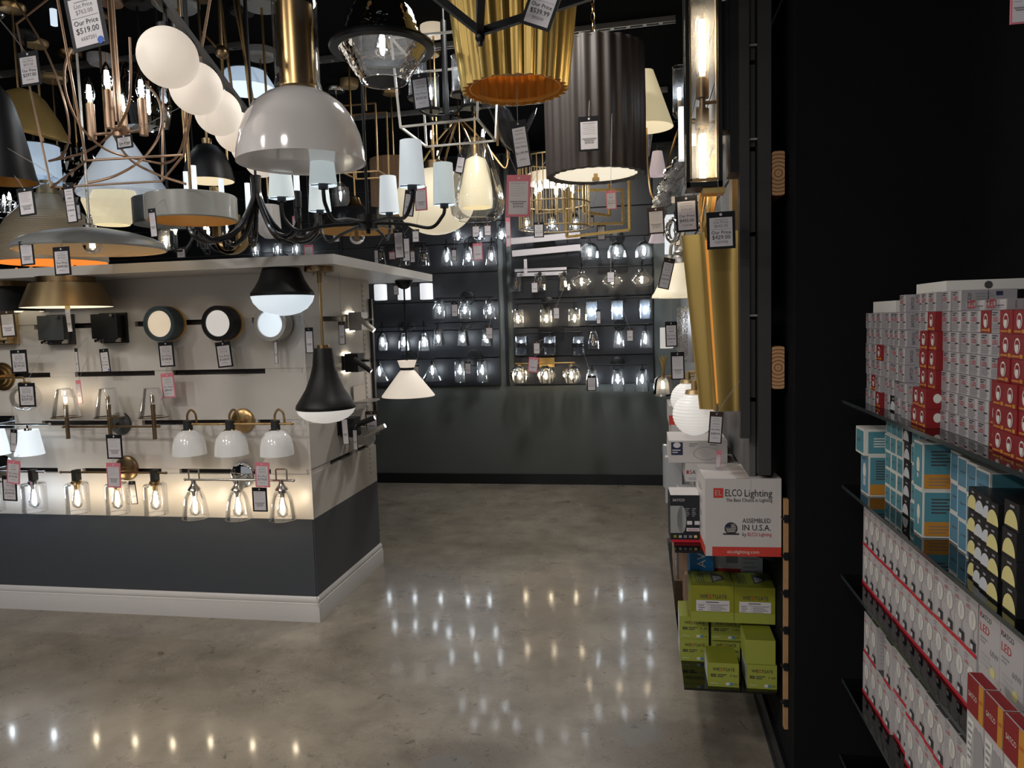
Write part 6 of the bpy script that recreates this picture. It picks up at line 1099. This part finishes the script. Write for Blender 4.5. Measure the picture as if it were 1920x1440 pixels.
# ------------------------------------------------------------------ price tags on threads
random.seed(5)
bpy.context.view_layer.update(); DG = bpy.context.evaluated_depsgraph_get()
BK, PK, BN = 'black', 'pink', 'brown'
TAGS = [
 # px, py, Y, w, h, price, style, roll, yaw, label, list price, number
 (150, -22, 1.75, 76, 112, '$519.00', 'black dot', -8, 0, 'big black-bordered price tag reading $519.00 with a blue dot', '$763.00', '6687201'),
 (51, 97, 2.45, 44, 62, '$297.00', BK, -3, 0, 'black-bordered price tag behind the thin wires at upper left', '$437.00', None),
 (232, 254, 2.45, 34, 24, '$319.00', BK, -4, 0, 'black price tag lying under the candle hub of the wire chandelier', None, None),
 (1034, -40, 1.62, 60, 92, '$539.99', BK, 22, 0, 'tilted black-bordered price tag reading $539.99 at the lantern point', None, '393597'),
 (785, 138, 2.85, 33, 66, '$329.00', BK, -5, 0, 'black price tag reading $329.00 at the box frame chandelier', '$447.00', None),
 (970, 226, 2.7, 31, 88, '$1199.99', BK, -7, 0, 'long black price tag reading $1199.99 under the gold drum', '$1450.50', None),
 (1104, 218, 3.42, 40, 64, '$799.00', 'black qr', 0, 0, 'black price tag on the front of the brown fluted drum', None, None),
 (973, 328, 3.0, 46, 77, '$399.00', 'pink qr', 3, 0, 'large pink price tag hanging left of the brown drum', None, None),
 (952, 408, 3.6, 9, 54, '', PK, 0, 0, 'narrow pink tag turned edge-on below the large pink tag', None, None),
 (1010, 417, 4.0, 19, 28, '$279.00', BK, 0, 0, 'small black price tag under the gold wire drum', None, None),
 (1145, 357, 3.2, 19, 35, '$399.00', PK, -2, 0, 'small pink price tag inside the gold square frames', None, None),
 (1107, 404, 5.0, 13, 22, '', BN, 0, 0, 'small pale tag seen through the gold square frames', None, None),
 (1127, 420, 5.0, 16, 30, '', 'brown qr', 0, 0, 'small pale tag hanging behind the lower gold frame bar', None, None),
 (1229, 389, 3.15, 31, 49, '$178.99', 'brown qr', -2, 0, 'brown-bordered price tag on the swing-arm lamp loop', None, None),
 (1286, 367, 2.72, 41, 67, '$405.00', BK, -2, 0, 'black price tag reading $405.00 by the right display wall', '$555.00', '5525738'),
 (1351, 397, 2.42, 52, 69, '$429.00', BK, -1, 0, 'large black price tag reading $429.00 in front of the gold folds', '$643.50', '5307938'),
 (1256, 484, 2.8, 21, 58, '$225.00', BN, 13, 0, 'tilted grey price tag against the bell glass sconce', '$330.00', None),
 (1258, 603, 2.95, 22, 47, '$380.00', BK, -1, 0, 'black price tag reading $380.00 below the bell shades', None, None),
 (1270, 660, 2.85, 25, 52, '$129.00', 'black qr', -1, 0, 'dark-bordered price tag beside the crystal rod sconce', None, None),
 (1344, 772, 2.5, 25, 60, '$289.00', BN, 4, 0, 'price tag lit amber hanging below the gold folds', '$439.00', None),
 (1348, 845, 2.66, 9, 50, '', PK, 4, 0, 'narrow pink slip standing up behind the big white carton', None, None),
 (114, 463, 2.66, 35, 53, '$449.00', BK, -1, 0, 'black price tag reading $449.00 in front of the island slab', '$673.50', None),
 (46, 352, 2.3, 36, 52, '$760.00', 'black qr', -4, 0, 'black price tag below the black bell pendant', None, None),
 (127, 343, 2.35, 22, 74, '$198.00', BK, -4, 0, 'tall narrow black price tag before the hammered dome', None, None),
 (143, 380, 3.0, 15, 32, '', BK, -3, 0, 'small black tag at the shoulder of the hammered dome', None, None),
 (48, 452, 2.7, 30, 45, '$279.00', 'black qr', -2, 0, 'black price tag under the left rim of the pewter dish', None, None),
 (284, 391, 2.5, 15, 53, '', BK, -3, 0, 'narrow black tag at the left side of the short grey drum', None, None),
 (339, 464, 4.2, 19, 20, '', BN, 0, 0, 'small pale tag standing above the island slab', None, None),
 (12, 582, 3.5, 32, 50, '$179.99', 'brown qr', -2, 0, 'brown price tag covering the soft-brass square sconce', None, None),
 (34, 656, 3.55, 35, 44, '$199.00', BK, -1, 0, 'black price tag reading $199.00 on the island front', '$299.00', None),
 (49, 718, 3.45, 36, 45, '$359.00', BK, 0, 0, 'black price tag reading $359.00 in front of the globe sconce', '$539.00', None),
 (194, 654, 3.6, 19, 44, '$178.00', 'black dot', -4, 0, 'slim black price tag under the black square sconce', None, None),
 (310, 641, 3.6, 31, 47, '$168.00', BK, -2, 0, 'black price tag reading $168.00 under the teal round sconce', '$252.00', None),
 (417, 641, 3.6, 31, 48, '$168.00', BK, -5, 0, 'black price tag reading $168.00 under the black round sconce', '$252.00', None),
 (142, 653, 3.6, 6, 44, '', BK, -2, 0, 'black tag turned edge-on under the gunmetal sconce', None, None),
 (516, 632, 3.6, 7, 50, '', BK, 0, 0, 'black tag turned edge-on under the nickel round sconce', None, None),
 (146, 713, 3.6, 10, 44, '', PK, -3, 0, 'slim pink tag beside the lit upturned glass cone', None, None),
 (313, 700, 3.6, 27, 46, '$84.00', PK, -3, 0, 'pink price tag reading $84.00 right of the upturned cones', '$126.00', None),
 (213, 815, 3.5, 33, 46, '$349.00', 'black qr', 0, 0, 'black price tag hanging from the upturned-cone brass bar', None, None),
 (212, 868, 3.48, 29, 47, '$168.00', 'pink qr', 1, 0, 'pink price tag on the lowest brass bar', None, None),
 (247, 902, 3.6, 14, 44, '', BK, -4, 0, 'slim dark tag behind the middle tumbler of the brass bar', None, None),
 (491, 867, 3.48, 29, 47, '$179.00', PK, 1, 0, 'pink price tag reading $179.00 on the nickel bar', '$268.50', None),
 (486, 914, 3.52, 30, 46, '$259.00', 'black qr', 0, 0, 'black price tag below the pink one on the nickel bar', None, None),
 (26, 863, 3.45, 28, 45, '$169.00', PK, 7, 0, 'tilted pink price tag at the left picture edge', None, None),
 (17, 892, 3.5, 31, 48, '$349.00', BK, 2, 0, 'black price tag behind the tilted pink tag', '$523.50', None),
 (26, 805, 3.5, 14, 43, '', BK, 6, 0, 'slim dark tag beside the white tapered shade', None, None),
 (126, 579, 3.4, 9, 43, '', 'white', -4, 0, 'narrow white tag on a ring under the brass cone flush lamp', None, None),
 (579, 614, 3.6, 16, 48, '', 'black qr', 0, 0, 'slim black tag at the island corner beside the brass rod', None, None),
 (640, 603, 3.85, 13, 43, '', 'brown qr', 0, 0, 'brown-bordered tag under the nickel reading light', None, None),
 (645, 778, 3.85, 13, 56, '', BK, -2, 0, 'slim tag below the teardrop pendant on the island side', None, None),
 (665, 800, 4.0, 9, 44, '', BK, 0, 0, 'narrow tag low on the island side', None, None),
 (696, 771, 4.3, 24, 42, '', 'brown qr', -1, 0, 'brown tag standing off the far corner of the island', None, None),
 (770, 357, 2.55, 21, 48, '', 'black qr', 9, 0, 'tilted black tag on the right arm of the shade chandelier', None, None),
 (788, 350, 3.2, 24, 44, '$179.00', 'pink qr', -1, 0, 'pink price tag before the cream flattened globe', None, None),
 (746, 428, 2.9, 19, 56, '', 'black qr', -2, 0, 'long black tag hanging under the shade chandelier', None, None),
 (760, 440, 3.3, 16, 50, '', BK, -1, 0, 'second black tag close behind the long one', None, None),
 (779, 430, 4.0, 14, 24, '', BN, 0, 0, 'small tag right of the two long black tags', None, None),
 (866, 290, 3.5, 16, 34, '', BK, 12, 0, 'small tilted dark tag at the neck of the glass teardrop', None, None),
 (578, 459, 5.2, 18, 28, '$99.00', PK, -1, 0, 'pink tag rising behind the island slab', None, None),
 (580, 428, 5.2, 17, 25, '', 'brown dot', -1, 0, 'pale tag with blue dot above the island slab', None, None),
 (552, 405, 5.0, 9, 32, '', PK, 0, 0, 'slim pink tag among the black arms', None, None),
 (735, 472, 5.0, 12, 14, '', PK, 0, 0, 'small pink tag just above the slab edge', None, None),
 (630, 436, 5.0, 14, 18, '', BN, 0, 0, 'small brown tag under the black bowl pendant', None, None),
 (895, 456, 6.9, 18, 31, '', PK, -1, 0, 'pink tag between lit cone shades on the left rear panel', None, None),
 (852, 567, 6.9, 13, 27, '', 'black qr', 0, 0, 'dark tag between the jar shades', None, None),
 (917, 611, 6.8, 14, 25, '', BN, 0, 0, 'tag covering the right crystal shade', None, None),
 (877, 678, 6.9, 12, 24, '', BN, 0, 0, 'tag between the two tall cylinders', None, None),
 (851, 465, 6.9, 10, 25, '', BK, 0, 0, 'dark tag beside the first lit cone shade', None, None),
 (1043, 574, 6.9, 12, 24, '', BN, 0, 0, 'tag between the warm short cylinders', None, None),
 (1145, 507, 6.8, 15, 23, '', BK, 0, 0, 'tag in front of the middle schoolhouse shade', None, None),
 (1122, 580, 6.8, 8, 27, '', 'black qr', 0, 0, 'slim tag beside the crackled cylinders', None, None),
 (1181, 616, 6.8, 13, 24, '', BN, 0, 0, 'tag between the bell jars', None, None),
 (1001, 670, 6.8, 18, 28, '', 'pink qr', 7, 0, 'tilted pink tag between the ribbed round shades', None, None),
 (1006, 640, 6.9, 13, 24, '', 'brown qr', 0, 0, 'tag between the split crystal cylinders', None, None),
 (1109, 704, 6.8, 17, 29, '$199.00', BK, 0, 0, 'black tag in front of the left tumbler', None, None),
 (1002, 527, 6.9, 13, 22, '', BN, 0, 0, 'tag among the tapered square glass shades', None, None),
 (985, 486, 6.98, 6, 26, '', 'white', 0, 0, 'thin white tag hanging from the pale linear light', None, None),
 (892, 421, 6.6, 15, 24, '', 'brown dot', 0, 0, 'pale tag with a dot under the glass teardrop', None, None),
 (914, 420, 6.6, 14, 22, '', 'brown qr', 0, 0, 'pale tag right of the dotted one', None, None),
 (773, 468, 6.8, 10, 24, '', BN, 0, 0, 'tag beside the unlit ringed bell glass', None, None),
 (705, 465, 6.5, 8, 30, '', BN, 0, 0, 'slim tag above the far slab corner', None, None),
 (780, 684, 6.8, 12, 22, '', BN, 0, 0, 'tag peeking out right of the white cone pendant', None, None),
 (742, 533, 6.8, 10, 20, '', BN, 0, 0, 'tag beside the white glass cylinders', None, None),
 (1912, -38, 1.3, 30, 80, '', PK, 0, 0, 'pink tag at the top right picture corner', None, None),
]
for (px, py, Y, w_, h_, price, st, ro, ya, lab, lst, num) in TAGS:
    price_tag(px, py, Y, w_, price if w_ >= 17 else '', lab, st, ro, ya, h_/w_, .045 if w_ > 12 else .02, 0, lst, num)
# oddments lying on the island top
random.seed(3)
for k, (px, py, Y, m_, lab) in enumerate(((30, 494, 3.6, 'chrome', 'small chrome fitting at the left end of the island top'), (58, 496, 3.55, 'trim_white', 'small white cap on the island top'), (140, 492, 3.6, 'ink_red', 'tiny red clip on the island top'))):
    p = P(px, py, Y); p.z = SZ; o = MB().cyl(.02, 0, .012, m_, 16).cyl(.012, .012, .024, m_, 14).sph(.008, m_, T((0, 0, .026)), 10, 6).obj('lamp_fitting', None, p); tag(o, lab, 'fitting')
p = P(235, 488, 3.7); p.z = SZ; b = MB()
for k in range(26): a = random.uniform(0, 6.28); q = random.uniform(.02, .16); b.tube([(q*math.cos(a)*1.3, q*math.sin(a)*.6, .004), ((q-.06)*math.cos(a+.2)*1.3, (q-.06)*math.sin(a+.2)*.6, .012+.02*random.random())], .004, 'nickel', 5)
o = b.obj('crystal_garland'); o.location = p; tag(o, 'loose heap of crystal strands on the island top', 'garland')
o = MB().box(-.22, .22, -.05, .05, 0, .02, 'carton_kraft').obj('wood_board'); p = P(385, 482, 3.6); p.z = SZ; o.location = p; tag(o, 'flat brown board lying on the island top', 'board')
